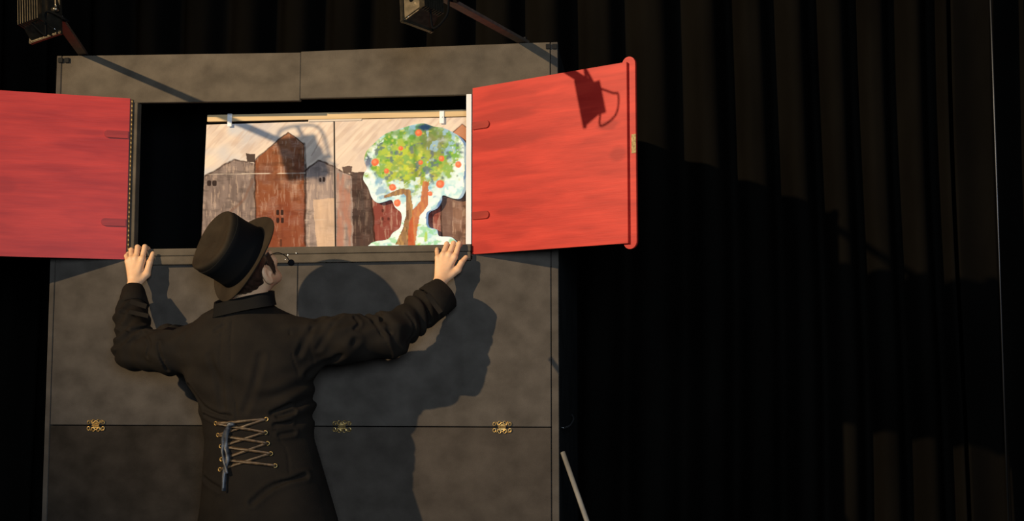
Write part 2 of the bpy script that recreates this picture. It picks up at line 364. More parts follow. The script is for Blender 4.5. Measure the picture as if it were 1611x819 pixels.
# outer cover strip with rounded ends, on the far face
u0, u1 = uR(976.5), uR(997.5); cu, ru = (u0+u1)/2, (u1-u0)/2
zs_lo, zs_hi = zr0-.018+ru, zr1+.020-ru
cap = [(cu+ru*math.cos(t), zs_hi+ru*math.sin(t)) for t in np.linspace(0, math.pi, 13)]+[(cu-ru*math.cos(t), zs_lo-ru*math.sin(t)) for t in np.linspace(0, math.pi, 13)]
prism('cover_strip', cap, -.022, -.0125, redR, lR, .0006, fR)
zc = (zr0+zr1)/2-.0
prism('lock_plate', [(uR(991), zc-.004), (uR(997.5)+.001, zc-.004), (uR(997.5)+.001, zc+.058), (uR(991), zc+.058)], -.0124, -.0108, mat('worn_brass_plate', (.14, .10, .045), (.30, .23, .11), rough=.6, metal=.6, scale=(120, 120, 120)), lR, .0003, fR)
def strap(fr, z, L_, par, m):
    r = .0135
    pts = [(.004, z-r), (L_-r, z-r)]+[(L_-r+r*math.sin(t), z-r*math.cos(t)) for t in np.linspace(.2, math.pi-.2, 9)]+[(L_-r, z+r), (.004, z+r)]
    return prism('strap', pts, .0003, .0058, m, par, .0006, fr)
redS = mat('dark_red_strap', (.22, .010, .006), (.30, .017, .010), rough=.5, scale=(10, 10, 60))
zst = lambda px, py: at(px, py, -.03)[2]
strap(fR, zst(757, 196), .078, lR, redS); strap(fR, zst(757, 338), .078, lR, redS)
# left leaf
zl0, zl1 = at(200, 408, 0)[2], at(207, 155, 0)[2]
lL, fL, redL = leaf(.289, -.305, -.262, zl0, zl1, .632, [(.13, 2.035, .05, .012, .4), (.42, 1.83, .04, .03, .35), (.05, 2.0, .05, .02, .2)], 'left')
strap(fL, at(185, 210.5, -.03)[2], .088, lL, redS); strap(fL, at(182, 349, -.03)[2], .090, lL, redS)
capl = [(.640+ru*math.cos(t), zl1-.004+ru*math.sin(t)) for t in np.linspace(0, math.pi, 9)]+[(.640-ru*math.cos(t), zl0+.004-ru*math.sin(t)) for t in np.linspace(0, math.pi, 9)]
prism('cover_strip', capl, -.022, -.0125, redL, lL, .0006, fL)
# piano hinges
for hx, z0, z1 in ((.2965, zl0+.01, zl1-.004),):
    bm = bmesh.new(); k = 34; dz = (z1-z0)/k
    for i in range(k):
        add_tube(bm, [(hx, -.0035, z0+i*dz+.0003), (hx, -.0035, z0+(i+1)*dz-.0003)], .0022, 8)
    link('piano_hinge', bm2me(bm), M['brass'], booth, smooth=True)

# ------------------------------------------------------------------ painting helpers
def vnoise(x, y, seed=0):
    xi = np.floor(x).astype(np.int64); yi = np.floor(y).astype(np.int64); fx = x-xi; fy = y-yi
    fx = fx*fx*(3-2*fx); fy = fy*fy*(3-2*fy)
    def h(a, b):
        n = (a*374761393+b*668265263+seed*974634777) & 0x7fffffff
        n = ((n ^ (n >> 13))*1274126177) & 0x7fffffff
        return ((n ^ (n >> 16)) & 0xffff)/65535.
    return (h(xi, yi)*(1-fx)+h(xi+1, yi)*fx)*(1-fy)+(h(xi, yi+1)*(1-fx)+h(xi+1, yi+1)*fx)*fy
def fbm(x, y, seed=0, o=4):
    s = 0; a = .5
    for i in range(o): s = s+a*vnoise(x*2**i, y*2**i, seed+i*7); a *= .5
    return s/(1-.5**o)
def inpoly(x, y, poly):
    ins = np.zeros(x.shape, bool); n = len(poly)
    for i in range(n):
        x0, y0 = poly[i]; x1, y1 = poly[(i+1) % n]
        c = ((y0 > y) != (y1 > y)) & (x < (x1-x0)*(y-y0)/((y1-y0) or 1e-9)+x0); ins ^= c
    return ins
def segd(x, y, pts, w):
    d = np.full(x.shape, 1e9)
    for (x0, y0), (x1, y1) in zip(pts, pts[1:]):
        dx, dy = x1-x0, y1-y0; t = np.clip(((x-x0)*dx+(y-y0)*dy)/(dx*dx+dy*dy+1e-9), 0, 1)
        d = np.minimum(d, np.hypot(x-x0-t*dx, y-y0-t*dy))
    return np.clip(1.5-d/w, 0, 1)
def mixc(c, col, a): return c*(1-a[:, None])+np.array(hexc(*col))[None]*a[:, None]
def topx(V):
    q = (V-CAM) @ ROWS.T; return W/2+FPX*q[:, 0]/q[:, 2], H/2-FPX*q[:, 1]/q[:, 2]

# ------------------------------------------------------------------ painted backdrop
YB = .105
def paint_town(x, y):
    F = lambda sx, sy, sd, o=3: fbm(x/sx, y/sy, sd, o)
    wx = x+2.4*(fbm(x/18, y/18, 8)-.5)*2; wy = y+2.4*(fbm(x/18, y/18, 9)-.5)*2
    n2 = F(5, 34, 2); n3 = F(20, 6, 3); n4 = F(50, 40, 4)
    dg = fbm((x+1.2*y)/9, (x-y)/60+3, 5, 3)
    c = np.tile(np.array(hexc(208, 190, 172)), (len(x), 1))
    c = mixc(c, (190, 172, 160), np.clip((F(26, 22, 1)-.45)*3, 0, .6)); c = mixc(c, (226, 207, 186), np.clip((dg-.46)*2.4, 0, .4))
    c = mixc(c, (172, 180, 190), np.clip((fbm(x/46+5, y/34, 11, 2)-.42)*3.5, 0, .7)*np.clip((480-x)/120, 0, 1))  # blue-grey brushwork, with the left-hand shade painted into the sky colour
    c = mixc(c, (176, 150, 132), np.clip((fbm((x+y*.9)/6, (x-y)/50, 12, 2)-.60)*3, 0, .35))
    def house(poly, col, col2, tex=1.0):
        nonlocal c
        m = inpoly(wx, wy, poly).astype(float); col = tuple(v*.88 for v in col); col2 = tuple(v*.88 for v in col2)
        c = mixc(c, col, m); c = mixc(c, col2, m*np.clip((n2-.42)*3.2, 0, .85))
        c = mixc(c, (214, 186, 162), m*np.clip((F(2.6, 14, 21)-.62)*4, 0, .24)*tex)
        c = mixc(c, tuple(int(v*.6) for v in col), m*np.clip((n3-.58)*3.5, 0, .45))
        # canvas weave catching pale paint in patches
        wv = np.clip(np.sin(y*2.6+np.sin(x*.7))*.5+.5, 0, 1)*np.clip((F(16, 12, 24)-.50)*5, 0, 1)
        c = mixc(c, (222, 200, 186), m*wv*.20*tex)
    house([(585, 395), (585, 300), (640, 285), (696, 300), (696, 395)], (142, 72, 62), (158, 90, 78))
    house([(693, 395), (693, 215), (712, 209), (727, 195), (745, 207), (800, 230), (800, 395)], (126, 92, 76), (160, 122, 102))
    c = mixc(c, (104, 80, 72), inpoly(wx, wy, [(693, 312), (712, 312), (712, 395), (693, 395)])*.7)
    c = mixc(c, (190, 130, 96), inpoly(wx, wy, [(708, 240), (712, 209), (727, 195), (748, 209), (748, 300), (708, 300)])*.75)
    house([(551, 395), (551, 268), (585, 272), (588, 395)], (88, 66, 58), (72, 58, 54), .4)
    house([(480, 395), (480, 268), (500, 253), (526, 262), (553, 275), (556, 395)], (168, 148, 138), (142, 126, 120))
    m = inpoly(wx, wy, [(492, 314), (526, 312), (528, 395), (500, 395)]); c = mixc(c, (216, 182, 148), m*(.35+.4*F(12, 20, 26)))  # warm patch of light painted into the house wall colour
    m = inpoly(wx, wy, [(530, 270), (551, 276), (553, 395), (530, 395)]); c = mixc(c, (164, 112, 92), m*np.clip((F(8, 24, 27)-.3)*2.2, 0, .75))
    house([(310, 395), (310, 285), (322, 277), (368, 251), (402, 257), (402, 395)], (142, 124, 116), (114, 98, 92))
    house([(401, 395), (401, 252), (453, 208), (478, 227), (482, 395)], (142, 84, 54), (160, 106, 74))
    m = inpoly(wx, wy, [(402, 200), (480, 200), (480, 395), (402, 395)])
    c = mixc(c, (116, 52, 38), m*np.clip((wy-285)/60, 0, 1)*np.clip(.25+n4*.7, 0, 1)*.85)
    c = mixc(c, (104, 62, 46), m*np.clip((F(30, 14, 28)-.42)*4, 0, .6)*np.clip(1.4-np.abs(wy-275)/22, 0, 1))
    D = (52, 32, 24)
    for pts, w in (([(322, 277), (368, 251), (388, 255)], 1.2), ([(401, 252), (401, 385)], 1.3), ([(402, 250), (453, 208), (478, 227)], .9), ([(479, 226), (481, 262), (480, 330), (481, 385)], 1.9),
                   ([(481, 268), (500, 253), (526, 262)], 1.3), ([(533, 266), (553, 275)], 1.2), ([(585, 312), (589, 385)], 1.3), ([(693, 320), (696, 385)], 1.2), ([(712, 209), (727, 195), (740, 204)], .8),
                   ([(318, 278), (317, 385)], 1.0)):
        c = mixc(c, D, segd(wx, wy, pts, w)*np.clip(.35+1.1*fbm(x/7, y/9, 31), 0, 1)*.9)
    c = mixc(c, (112, 84, 70), segd(wx, wy, [(363, 333), (385, 312), (397, 283)], 2.0)*.6)
    c = mixc(c, (128, 100, 84), segd(wx, wy, [(490, 245), (508, 212)], .8)*.5)
    for (a, b, p, q) in ((388, 241, 401, 255), (539, 261, 553, 271)):
        m = inpoly(wx, wy, [(a-1.5, b), (p+1, b), (p, q), (a+1, q)]); c = mixc(c, (52, 36, 30) if a < 400 else (84, 66, 58), m*.95)
    for (cx, cy, rx, ry) in ((329, 288, 3.3, 4.3), (337.5, 288, 3.3, 4.3), (437, 334, 2.3, 4.2), (443.7, 334, 2.3, 4.2), (437, 346.3, 2.3, 4.2), (444.2, 346.3, 2.3, 4.2), (504, 282.5, 1.9, 3.3), (509.5, 282, 2.1, 3.8), (602, 331, 1.9, 2.6), (602, 344, 1.9, 2.6), (611, 344, 1.9, 2.6), (442, 382, 1.8, 6)):
        e = np.clip((1.15-((np.abs(x-cx)/rx)**4+(np.abs(y-cy)/ry)**4))*4, 0, 1); c = mixc(c, (34, 22, 20), e*(.93 if cx < 600 and cy < 380 else .6))
    c = mixc(c, (210, 194, 176), segd(x, y, [(322, 274), (400, 273), (480, 272)], .7)*np.clip((fbm(x/12, y/4, 41)-.35)*3, 0, .8))
    c = mixc(c, (206, 190, 172), segd(x, y, [(480, 346), (520, 345)], .6)*np.clip((fbm(x/7, y/4, 42)-.45)*3, 0, .5))
    c = mixc(c, (86, 82, 78), segd(x, y, [(525.6, 188), (526.4, 280), (528, 400)], 1.5)*.8)
    return np.clip(c, 0, 1)
backdrop = thing('painted_backdrop', (at(520, 400, YB)[0], YB, at(520, 400, YB)[2]-.12), 'painted cardboard backdrop of brown and grey gabled houses hanging in the opening', 'painting')
townm = paintmat('town_paint')
def painted_board(name, corners, Y, nx, nz, fn, m, parent, th=.005):
    # corners: tl,tr,br,bl pixels
    TL, TR, BR, BL = [at(*p, Y) for p in corners]
    u = np.linspace(0, 1, nx)[None, :, None]; v = np.linspace(0, 1, nz)[:, None, None]
    P = (TL*(1-u)+TR*u)*(1-v)+(BL*(1-u)+BR*u)*v; V = P.reshape(-1, 3)
    x, y = topx(V); c = fn(x, y)
    idx = np.arange(nx*nz).reshape(nz, nx)
    F = np.stack([idx[:-1, :-1], idx[1:, :-1], idx[1:, 1:], idx[:-1, 1:]], -1).reshape(-1, 4)
    nV = len(V)
    per = list(idx[0, :])+list(idx[1:, -1])+list(idx[-1, -2::-1])+list(idx[-2:0:-1, 0])
    Vb = V[per]+np.array([0, th, 0]); nb = len(per)
    faces = F.tolist()+[[per[i], per[(i+1) % nb], nV+(i+1) % nb, nV+i] for i in range(nb)]
    faces.append([nV+i for i in range(nb)])
    me = bpy.data.meshes.new(name); me.from_pydata(np.vstack([V, Vb]).tolist(), [], faces)
    ca = me.color_attributes.new('paint', 'FLOAT_COLOR', 'POINT')
    cc = np.ones((nV+nb, 4), np.float32); cc[:nV, :3] = c; cc[nV:, :3] = np.array(hexc(150, 125, 100)); ca.data.foreach_set('color', cc.ravel())
    return link(name, me, m, parent)
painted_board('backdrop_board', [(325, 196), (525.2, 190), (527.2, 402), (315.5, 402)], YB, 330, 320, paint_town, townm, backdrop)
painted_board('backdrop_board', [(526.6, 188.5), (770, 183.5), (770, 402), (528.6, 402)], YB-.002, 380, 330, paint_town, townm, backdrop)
for px, py in ((361, 187), (695, 182)):
    c = at(px, py, YR-.004)
    bm = bmesh.new(); box_mm(bm, (c[0]-.0085, YR-.0035, c[2]-.028), (c[0]+.0085, YR-.0006, c[2]+.020), .0008)
    box_mm(bm, (c[0]-.0085, YR-.0035, c[2]+.017), (c[0]+.0085, YR+.024, c[2]+.020), .0005)
    add_tube(bm, [(c[0], YR-.006, c[2]-.004), (c[0], YR-.003, c[2]-.004)], .003, 10)
    link('hanging_clip', bm2me(bm), mat('clip_white', (.75, .74, .72), rough=.4), backdrop)
tk = mat('tab_card', (.5, .42, .34), (.58, .5, .4), rough=.8)
cc0 = at(527, 188, YB-.003); box('paper_tab', (cc0[0]-.10, YB-.0045, cc0[2]-.006), (cc0[0]+.10, YB-.0022, cc0[2]+.008), tk, backdrop, 0)

# ------------------------------------------------------------------ tree cut-out
YT = .086
tree_px = [(582, 384), (593, 379), (610, 376), (618, 366), (629, 358), (632, 344), (630.5, 334), (621.5, 326), (616, 314.6), (606, 317), (594.6, 319), (585.6, 312), (579, 295), (571.5, 282.6), (573, 272), (576.7, 264.6), (573, 252), (576.7, 237.7), (588, 226), (598.5, 216), (611, 208), (625, 204), (639.5, 199), (653.6, 195.4), (667.7, 194), (683, 199), (696, 200.5), (708.7, 207), (721.5, 216), (730, 228.7), (730.5, 249), (731, 267), (729, 282.6), (730, 293), (721.5, 311), (711, 312), (697, 307), (691, 316), (683, 327.4), (671.5, 334), (670, 346.7), (673, 357), (685.6, 361), (691, 371), (707.4, 372), (716, 377), (721, 386), (721, 398), (582, 398)]
def smoothpoly(p, n=4):
    P = [Vector((*q, 0)) for q in p]; out = []; N_ = len(P)
    for i in range(N_):
        a, b, c, d = P[i-1], P[i], P[(i+1) % N_], P[(i+2) % N_]
        for k in range(n):
            t = k/n; v = .5*((2*b)+(c-a)*t+(2*a-5*b+4*c-d)*t*t+(3*b-a-3*c+d)*t**3); out.append((v.x, v.y))
    return out
rim = {29: 5, 30: 6, 31: 5.5, 32: 6, 33: 5, 34: 5, 35: 2, 37: 4, 38: 5, 39: 4, 40: 3.5, 41: 3, 28: 3.5, 27: 2, 42: 2}
tp0 = smoothpoly(tree_px)
tree_px = [(x+rim.get(i, 0), y) for i, (x, y) in enumerate(tree_px)]
tp = smoothpoly(tree_px)
ksc = lambda l: [(560+x/3.9, 180+y/3.9) for x, y in l]
trunkL = ksc([(240, 800), (285, 700), (308, 620), (308, 505), (292, 488), (172, 512), (170, 498), (280, 452), (335, 460), (350, 560), (355, 650), (352, 800)])
trunkR = ksc([(350, 800), (345, 590), (398, 530), (410, 410), (447, 410), (442, 560), (392, 625), (362, 800)])
apples = [(385, 112, 20), (275, 207, 14), (118, 293, 22), (187, 346, 15), (398, 294, 14), (525, 270, 17), (628, 306, 19), (517, 427, 24), (225, 447, 20), (455, 486, 14), (253, 542, 21)]
def paint_tree(x, y):
    wx = x+4*(fbm(x/12, y/12, 60)-.5)*2; wy = y+4*(fbm(x/12, y/12, 61)-.5)*2
    F = lambda sx, sy, sd, o=3: fbm(x/sx, y/sy, sd, o)
    c = np.tile(np.array(hexc(208, 226, 222)), (len(x), 1))
    c = mixc(c, (160, 204, 212), np.clip((F(13, 13, 62)-.47)*4.5, 0, .85))
    c = mixc(c, (242, 243, 236), np.clip((F(11, 11, 64)-.48)*5, 0, .85)*((wy > 318)|(wx > 700)|(wx < 592)))
    c = mixc(c, (112, 156, 190), np.clip((F(13, 10, 63)-.52)*6, 0, .7)*(wy < 312)*(wx < 690))
    c = mixc(c, (140, 200, 150), np.clip((F(9, 5, 65)-.5)*6, 0, .8)*(wy > 350))
    c = mixc(c, (160, 196, 72), np.clip((F(7, 12, 77)-.42)*6, 0, .9)*(wy > 352)*(np.abs(x-660) < 12))
    r = np.hypot((wx-652)/76, (wy-246)/50)
    g = np.clip((1.02-r)*3.4+(F(12, 11, 66)-.5)*4.2, 0, 1)
    c = mixc(c, (126, 164, 70), g*.95)
    c = mixc(c, (184, 196, 62), g*np.clip((F(9, 8, 67)-.42)*5, 0, .85)*np.clip(1.35-np.hypot((wx-640)/58, (wy-258)/42), 0, 1))
    c = mixc(c, (150, 142, 66), g*np.clip((F(11, 11, 70)-.5)*5, 0, .6)*np.clip(1.4-np.hypot((wx-672)/50, (wy-262)/40), 0, 1))
    c = mixc(c, (88, 146, 52), np.clip((F(9, 8, 68)-.47)*5+np.clip((222-wy)/20, -1, .6), 0, .8)*(r < 1.08))
    c = mixc(c, (104, 160, 60), np.clip(1.2-np.hypot((wx-708)/18, (wy-240)/16), 0, .85))
    c = mixc(c, (62, 112, 52), np.clip(1.15-np.abs(wx-654)/5, 0, 1)*np.clip((F(8, 14, 69)-.25)*3, 0, .6)*(wy < 292)*(wy > 205))
    c = mixc(c, (112, 104, 80), np.clip(1.3-np.hypot((wx-680)/24, (wy-222)/24), 0, .7)*np.clip(.4+F(8, 8, 71)*.8, 0, 1))  # brownish lamp shadow painted into the crown colour
    c = mixc(c, (84, 96, 122), np.clip((F(8, 8, 72)-.60)*8, 0, .7)*(r < 1.1)*(wy > 225))
    c = mixc(c, (146, 180, 206), np.clip((F(7, 9, 83)-.56)*8, 0, .8)*(wx > 672)*(wy < 256))
    c = mixc(c, (26, 56, 98), np.clip(1.5-np.hypot((wx-670)/13, (wy-199)/4.5), 0, .95))
    c = mixc(c, (60, 72, 112), np.clip(1.4-np.hypot((wx-579)/6, (wy-252)/12), 0, .85))
    c = mixc(c, (98, 140, 40), np.clip(1.3-np.hypot((wx-628)/24, (wy-208)/6), 0, .8))
    c = mixc(c, (210, 228, 230), np.clip((F(8, 7, 73)-.60)*8, 0, .8)*((r > .8)|(wy > 280))*(wy > 215))
    c = mixc(c, (206, 206, 96), np.clip((F(6, 5, 74, 2)-.66)*5, 0, .5)*(r < .9))
    out = 1-inpoly(x, y, tp0).astype(float)
    c = mixc(c, (92, 128, 178), out*.95); c = mixc(c, (160, 186, 206), out*np.clip((F(9, 16, 84)-.45)*6, 0, .8))
    mL = inpoly(wx*.3+x*.7, wy*.3+y*.7, trunkL); c = mixc(c, (134, 96, 58), mL*.95); c = mixc(c, (176, 140, 88), mL*np.clip((F(3.5, 12, 75)-.5)*4, 0, .7)); c = mixc(c, (84, 58, 40), mL*np.clip((F(3, 9, 78)-.55)*6, 0, .7)*(y > 330))
    mR = inpoly(wx*.3+x*.7, wy*.3+y*.7, trunkR); c = mixc(c, (172, 98, 58), mR*.95); c = mixc(c, (192, 132, 84), mR*np.clip((F(3.5, 12, 76)-.5)*4, 0, .7))
    c = mixc(c, (186, 80, 44), inpoly(x, y, [(641, 398), (643, 350), (649, 340), (653, 398)])*.7)
    for ax, ay, ar in apples:
        ax, ay, ar = 560+ax/3.9, 180+ay/3.9, ar/3.9*1.08
        dd = np.hypot(x-ax, y-ay)/ar+(fbm(x/4, y/4, 80)-.5)*.25
        c = mixc(c, (214, 104, 66), np.clip((1.05-dd)*6, 0, .97)); c = mixc(c, (232, 150, 108), np.clip((.55-np.hypot(x-ax+.8, y-ay+.8)/ar)*3, 0, .6))
    return np.clip(c, 0, 1)
def tree_cutout():
    st = 1.05; pts = [Vector(p) for p in tp]; nb = len(pts)
    gx, gy = np.meshgrid(np.arange(568, 736, st), np.arange(192, 400, st)); gx = gx.ravel(); gy = gy.ravel()
    m = inpoly(gx, gy, tp)
    # keep inner points off the outline
    arr = np.array(tp); ix = np.where(m)[0]
    dmin = np.full(len(ix), 1e9)
    for q in arr: dmin = np.minimum(dmin, np.hypot(gx[ix]-q[0], gy[ix]-q[1]))
    ix = ix[dmin > .7]
    pts += [Vector((gx[i], gy[i])) for i in ix]
    r = delaunay_2d_cdt(pts, [(i, (i+1) % nb) for i in range(nb)], [], 1, 1e-5)
    v2, f2, orig = r[0], r[2], r[3]
    V = np.array([at(v.x, v.y, YT) for v in v2]); c = paint_tree(*topx(V))
    inv = {}
    for i, o in enumerate(orig):
        for k in o:
            if k < nb: inv[k] = i
    per = [inv[k] for k in range(nb)]
    th = .016; n0 = len(V); Vb = V[per]+np.array([0, th, 0])
    tri = [list(f) for f in f2]
    sides = [[per[i], per[(i+1) % nb], n0+nb+(i+1) % nb, n0+nb+i] for i in range(nb)]
    # separate copies of the rim so that the edge keeps its own colour
    Vr = V[per]
    faces = tri+[[n0+i, n0+(i+1) % nb, n0+nb+(i+1) % nb, n0+nb+i] for i in range(nb)]
    back = tessellate_polygon([[Vector(p) for p in Vb]])
    faces += [[n0+nb+k for k in t] for t in back]
    me = bpy.data.meshes.new('tree'); me.from_pydata(np.vstack([V, Vr, Vb]).tolist(), [], faces)
    bmx = bmesh.new(); bmx.from_mesh(me); 
    bmx.to_mesh(me); bmx.free()
    ca = me.color_attributes.new('paint', 'FLOAT_COLOR', 'POINT'); cc = np.ones((len(me.vertices), 4), np.float32); cc[:n0, :3] = c; ca.data.foreach_set('color', cc.ravel())
    base = at(650, 392, YT)
    o = link('tree_cutout', me, [paintmat('tree_paint'), M['edge_blue']], None, origin=tuple(base))
    nt_ = len(tri)
    for i, p in enumerate(me.polygons): p.material_index = 0 if i < nt_ else 1
    tag(o, 'painted cut-out apple tree with green crown and orange apples before the houses', 'stage prop')
tree_cutout()

# ------------------------------------------------------------------ lamps on arms
def stage_lamp(base, tip, lc, rx, rz, label, ry=0, loop=1.0):
    t = thing('stage_lamp', base, label, 'lamp', 'finned lamps on arms above the booth')
    b, e = Vector(base), Vector(tip); d = (e-b)
    bm = bmesh.new(); L_ = d.length; q = d.to_track_quat('Y', 'Z').to_matrix()
    add_box(bm, (b+e)/2, (.034, L_, .011), q, .001); link('arm', bm2me(bm), M['armwood'], t)
    bm = bmesh.new(); add_box(bm, b+Vector((0, .012, -.012)), (.03, .05, .03), None, .002); add_tube(bm, [b+Vector((0, 0, -.02)), b+Vector((0, 0, .02))], .006, 10); link('clamp', bm2me(bm), M['blackmetal'], t)
    c = Vector(lc); R = (Matrix.Rotation(rz, 3, 'Z') @ Matrix.Rotation(rx, 3, 'X') @ Matrix.Rotation(ry, 3, 'Y'))
    P = lambda x, y, z: c + R @ Vector((x, y, z))
    wv, hv = .108, .125
    # housing: tapered box, open glass face towards +y (the stage)
    bm = bmesh.new()
    f = [bm.verts.new(P(x*wv/2, .030, z*hv/2)) for x, z in ((-1, -1), (1, -1), (1, 1), (-1, 1))]
    k = [bm.verts.new(P(x*wv*.34, -.030, z*hv*.34)) for x, z in ((-1, -1), (1, -1), (1, 1), (-1, 1))]
    bm.faces.new(f); bm.faces.new(k[::-1])
    for i in range(4): bm.faces.new((f[i], k[i], k[(i+1) % 4], f[(i+1) % 4]))
    bmesh.ops.recalc_face_normals(bm, faces=bm.faces); bmesh.ops.bevel(bm, geom=list(bm.edges), offset=.004, segments=2, affect='EDGES')
    body = link('lamp_housing', bm2me(bm), LM, t)
    bm = bmesh.new()
    for i in range(9):
        x = -.036+i*.009
        add_box(bm, P(x, -.034, 0), (.0022, .030, hv*.72), R, .0005)
    link('cooling_fins', bm2me(bm), LM, t)
    bm = bmesh.new(); 
    for s in (-1, 1):
        add_box(bm, P(s*wv/2, .034, 0), (.010, .014, hv+.012), R, .002); add_box(bm, P(0, .034, s*hv/2), (wv+.012, .014, .010), R, .002)
    link('front_rim', bm2me(bm), LM, t)
    for sx_, sz_ in ((-1, -1), (1, -1), (-1, 1), (1, 1)):
        bm = bmesh.new(); bmesh.ops.create_uvsphere(bm, u_segments=12, v_segments=8, radius=.0055); bmesh.ops.translate(bm, vec=P(sx_*wv*.40, .021, sz_*hv*.42), verts=bm.verts)
        link('rim_screw', bm2me(bm), M['steel'], t, smooth=True)
    bm = bmesh.new(); add_box(bm, P(0, .036, 0), (wv*.86, .003, hv*.86), R); link('glass', bm2me(bm), mat('lamp_glass', (.08, .08, .08), rough=.1, spec=.6), t)
    bm = bmesh.new(); s = wv/2+.014
    add_tube(bm, spline([P(-s, 0, 0), P(-s, -.004, hv*.62), P(-s*.6, -.004, hv*.85), P(s*.6, -.004, hv*.85), P(s, -.004, hv*.62), P(s, 0, 0)], 5), .0045, 8)
    add_tube(bm, [P(-s-.006, 0, 0), P(-s+.014, 0, 0)], .008, 12); add_tube(bm, [P(s+.006, 0, 0), P(s-.014, 0, 0)], .008, 12)
    add_tube(bm, [P(0, -.004, hv*.85), e], .006, 8)
    link('yoke', bm2me(bm), LM, t, smooth=True)
    bm = bmesh.new(); add_tube(bm, spline([e-d*.05, e+Vector((.050, -.03, -.022)), c+Vector((.088, -.055, .005))*loop, c+Vector((.080*loop, -.05*loop, -.055)), c+Vector((.035, -.02, -.055-.03*loop)), P(0, -.03, -hv*.34)], 7), .0036, 8)
    link('cable', bm2me(bm), M['black'], t, smooth=True)
    return t
LM = mat('dark_bronze_metal', (.10, .085, .06), (.16, .13, .09), rough=.28, metal=.9, scale=(60, 60, 60))
ZT_ = 2.345
bl = at(131, 87, .03); bl = (bl[0], .03, zt(131, 87)+.012)
br = at(826, 68, .03); br = (br[0], .03, zt(826, 68)+.010)
tl = tuple(at(90, 27, -.68)); tr = tuple(at(697, -4, -.72))
stage_lamp(bl, tl, tuple(at(60, 24, -.71)), math.radians(-10), math.radians(-14), 'small finned floodlight on an arm above the left corner of the booth', math.radians(-12), .5)
stage_lamp(br, tr, tuple(at(666, 4, -.745)), math.radians(-12), math.radians(50), 'small finned floodlight on a long arm above the right half of the booth', math.radians(6))

# ------------------------------------------------------------------ leaning pole
pt = at(885.5, 711, -.035)
d_ = None
for yy in range(850, 1500, 5):
    p_ = at(885.5+.352*(yy-711), yy, -.36)
    if p_[2] < .015: break
pb = p_
tag(tube('support_pole', [pt, pb], .0085, M['pole'], None, 14, origin=(pb[0], pb[1], 0)), 'worn grey metal pole leaning against the right edge of the booth', 'pole')

# ------------------------------------------------------------------ signed distance modelling
def g3(lo, hi, h):
    ax = [np.arange(lo[i], hi[i]+h, h, dtype=np.float32) for i in range(3)]
    X, Y, Z = np.meshgrid(*ax, indexing='ij'); return np.stack([X, Y, Z], -1), np.array(lo, float), h
def cap(P, a, b, ra, rb):
    a = np.array(a, np.float32); b = np.array(b, np.float32); ba = b-a; pa = P-a
    h = np.clip((pa@ba)/max(float(ba@ba), 1e-9), 0, 1); return np.sqrt((((pa-h[..., None]*ba))**2).sum(-1))-(ra+(rb-ra)*h)
def ell(P, c, r):
    q = (P-np.array(c, np.float32)); r = np.array(r, np.float32)
    k0 = np.sqrt(((q/r)**2).sum(-1)); k1 = np.sqrt(((q/(r*r))**2).sum(-1))+1e-9; return k0*(k0-1)/k1
def smin(a, b, k):
    h = np.clip(.5+.5*(b-a)/k, 0, 1); return b+(a-b)*h-k*h*(1-h)
def smax(a, b, k): return -smin(-a, -b, k)
def nets(F, lo, h):
    S = F < 0; nx, ny, nz = F.shape
    off = [(i, j, k) for i in (0, 1) for j in (0, 1) for k in (0, 1)]
    cnt = np.zeros((nx-1, ny-1, nz-1), np.int8)
    for i, j, k in off: cnt += S[i:nx-1+i, j:ny-1+j, k:nz-1+k]
    act = np.argwhere((cnt > 0) & (cnt < 8)); idm = np.full(cnt.shape, -1, np.int64); idm[tuple(act.T)] = np.arange(len(act))
    vals = np.stack([F[act[:, 0]+i, act[:, 1]+j, act[:, 2]+k] for i, j, k in off], 1); O = np.array(off, float)
    acc = np.zeros((len(act), 3)); n = np.zeros(len(act))
    for a in range(8):
        for b in range(a+1, 8):
            if np.abs(O[a]-O[b]).sum() != 1: continue
            m = (vals[:, a] < 0) != (vals[:, b] < 0); t = np.where(m, vals[:, a]/(vals[:, a]-vals[:, b]+1e-20), 0)
            acc += np.where(m[:, None], O[a]+t[:, None]*(O[b]-O[a]), 0); n += m
    V = lo+h*(act+acc/n[:, None])
    quads = []
    for ax in range(3):
        s0 = [slice(None)]*3; s1 = [slice(None)]*3; s0[ax] = slice(0, -1); s1[ax] = slice(1, None)
        A = S[tuple(s0)]; B = S[tuple(s1)]; e = np.argwhere(A != B); u, v = [(1, 2), (2, 0), (0, 1)][ax]
        ok = (e[:, u] > 0) & (e[:, v] > 0) & (e[:, u] < F.shape[u]-1) & (e[:, v] < F.shape[v]-1); e = e[ok]; fl = A[tuple(e.T)]
        def cid(du, dv):
            c = e.copy(); c[:, u] -= du; c[:, v] -= dv; return idm[tuple(c.T)]
        q = np.stack([cid(1, 1), cid(0, 1), cid(0, 0), cid(1, 0)], 1); q[~fl] = q[~fl][:, ::-1]; quads.append(q)
    Q = np.vstack(quads)
    # light smoothing
    E_ = np.vstack([Q[:, [0, 1]], Q[:, [1, 2]], Q[:, [2, 3]], Q[:, [3, 0]]])
    for _ in range(2):
        s = np.zeros_like(V); c = np.zeros(len(V))
        for a, b in ((0, 1), (1, 0)):
            np.add.at(s, E_[:, a], V[E_[:, b]]); np.add.at(c, E_[:, a], 1)
        V = V*.5+.5*s/c[:, None]
    # keep the largest connected piece only
    lab = np.arange(len(V)); 
    while True:
        m = lab.copy()
        np.minimum.at(m, E_[:, 0], lab[E_[:, 1]]); np.minimum.at(m, E_[:, 1], lab[E_[:, 0]]); m = m[m]; m = m[m]
        if (m == lab).all(): break
        lab = m
    big = np.bincount(lab).argmax(); keep = lab == big; new = np.cumsum(keep)-1
    Q = new[Q[keep[Q[:, 0]]]]; V = V[keep]
    return V, Q
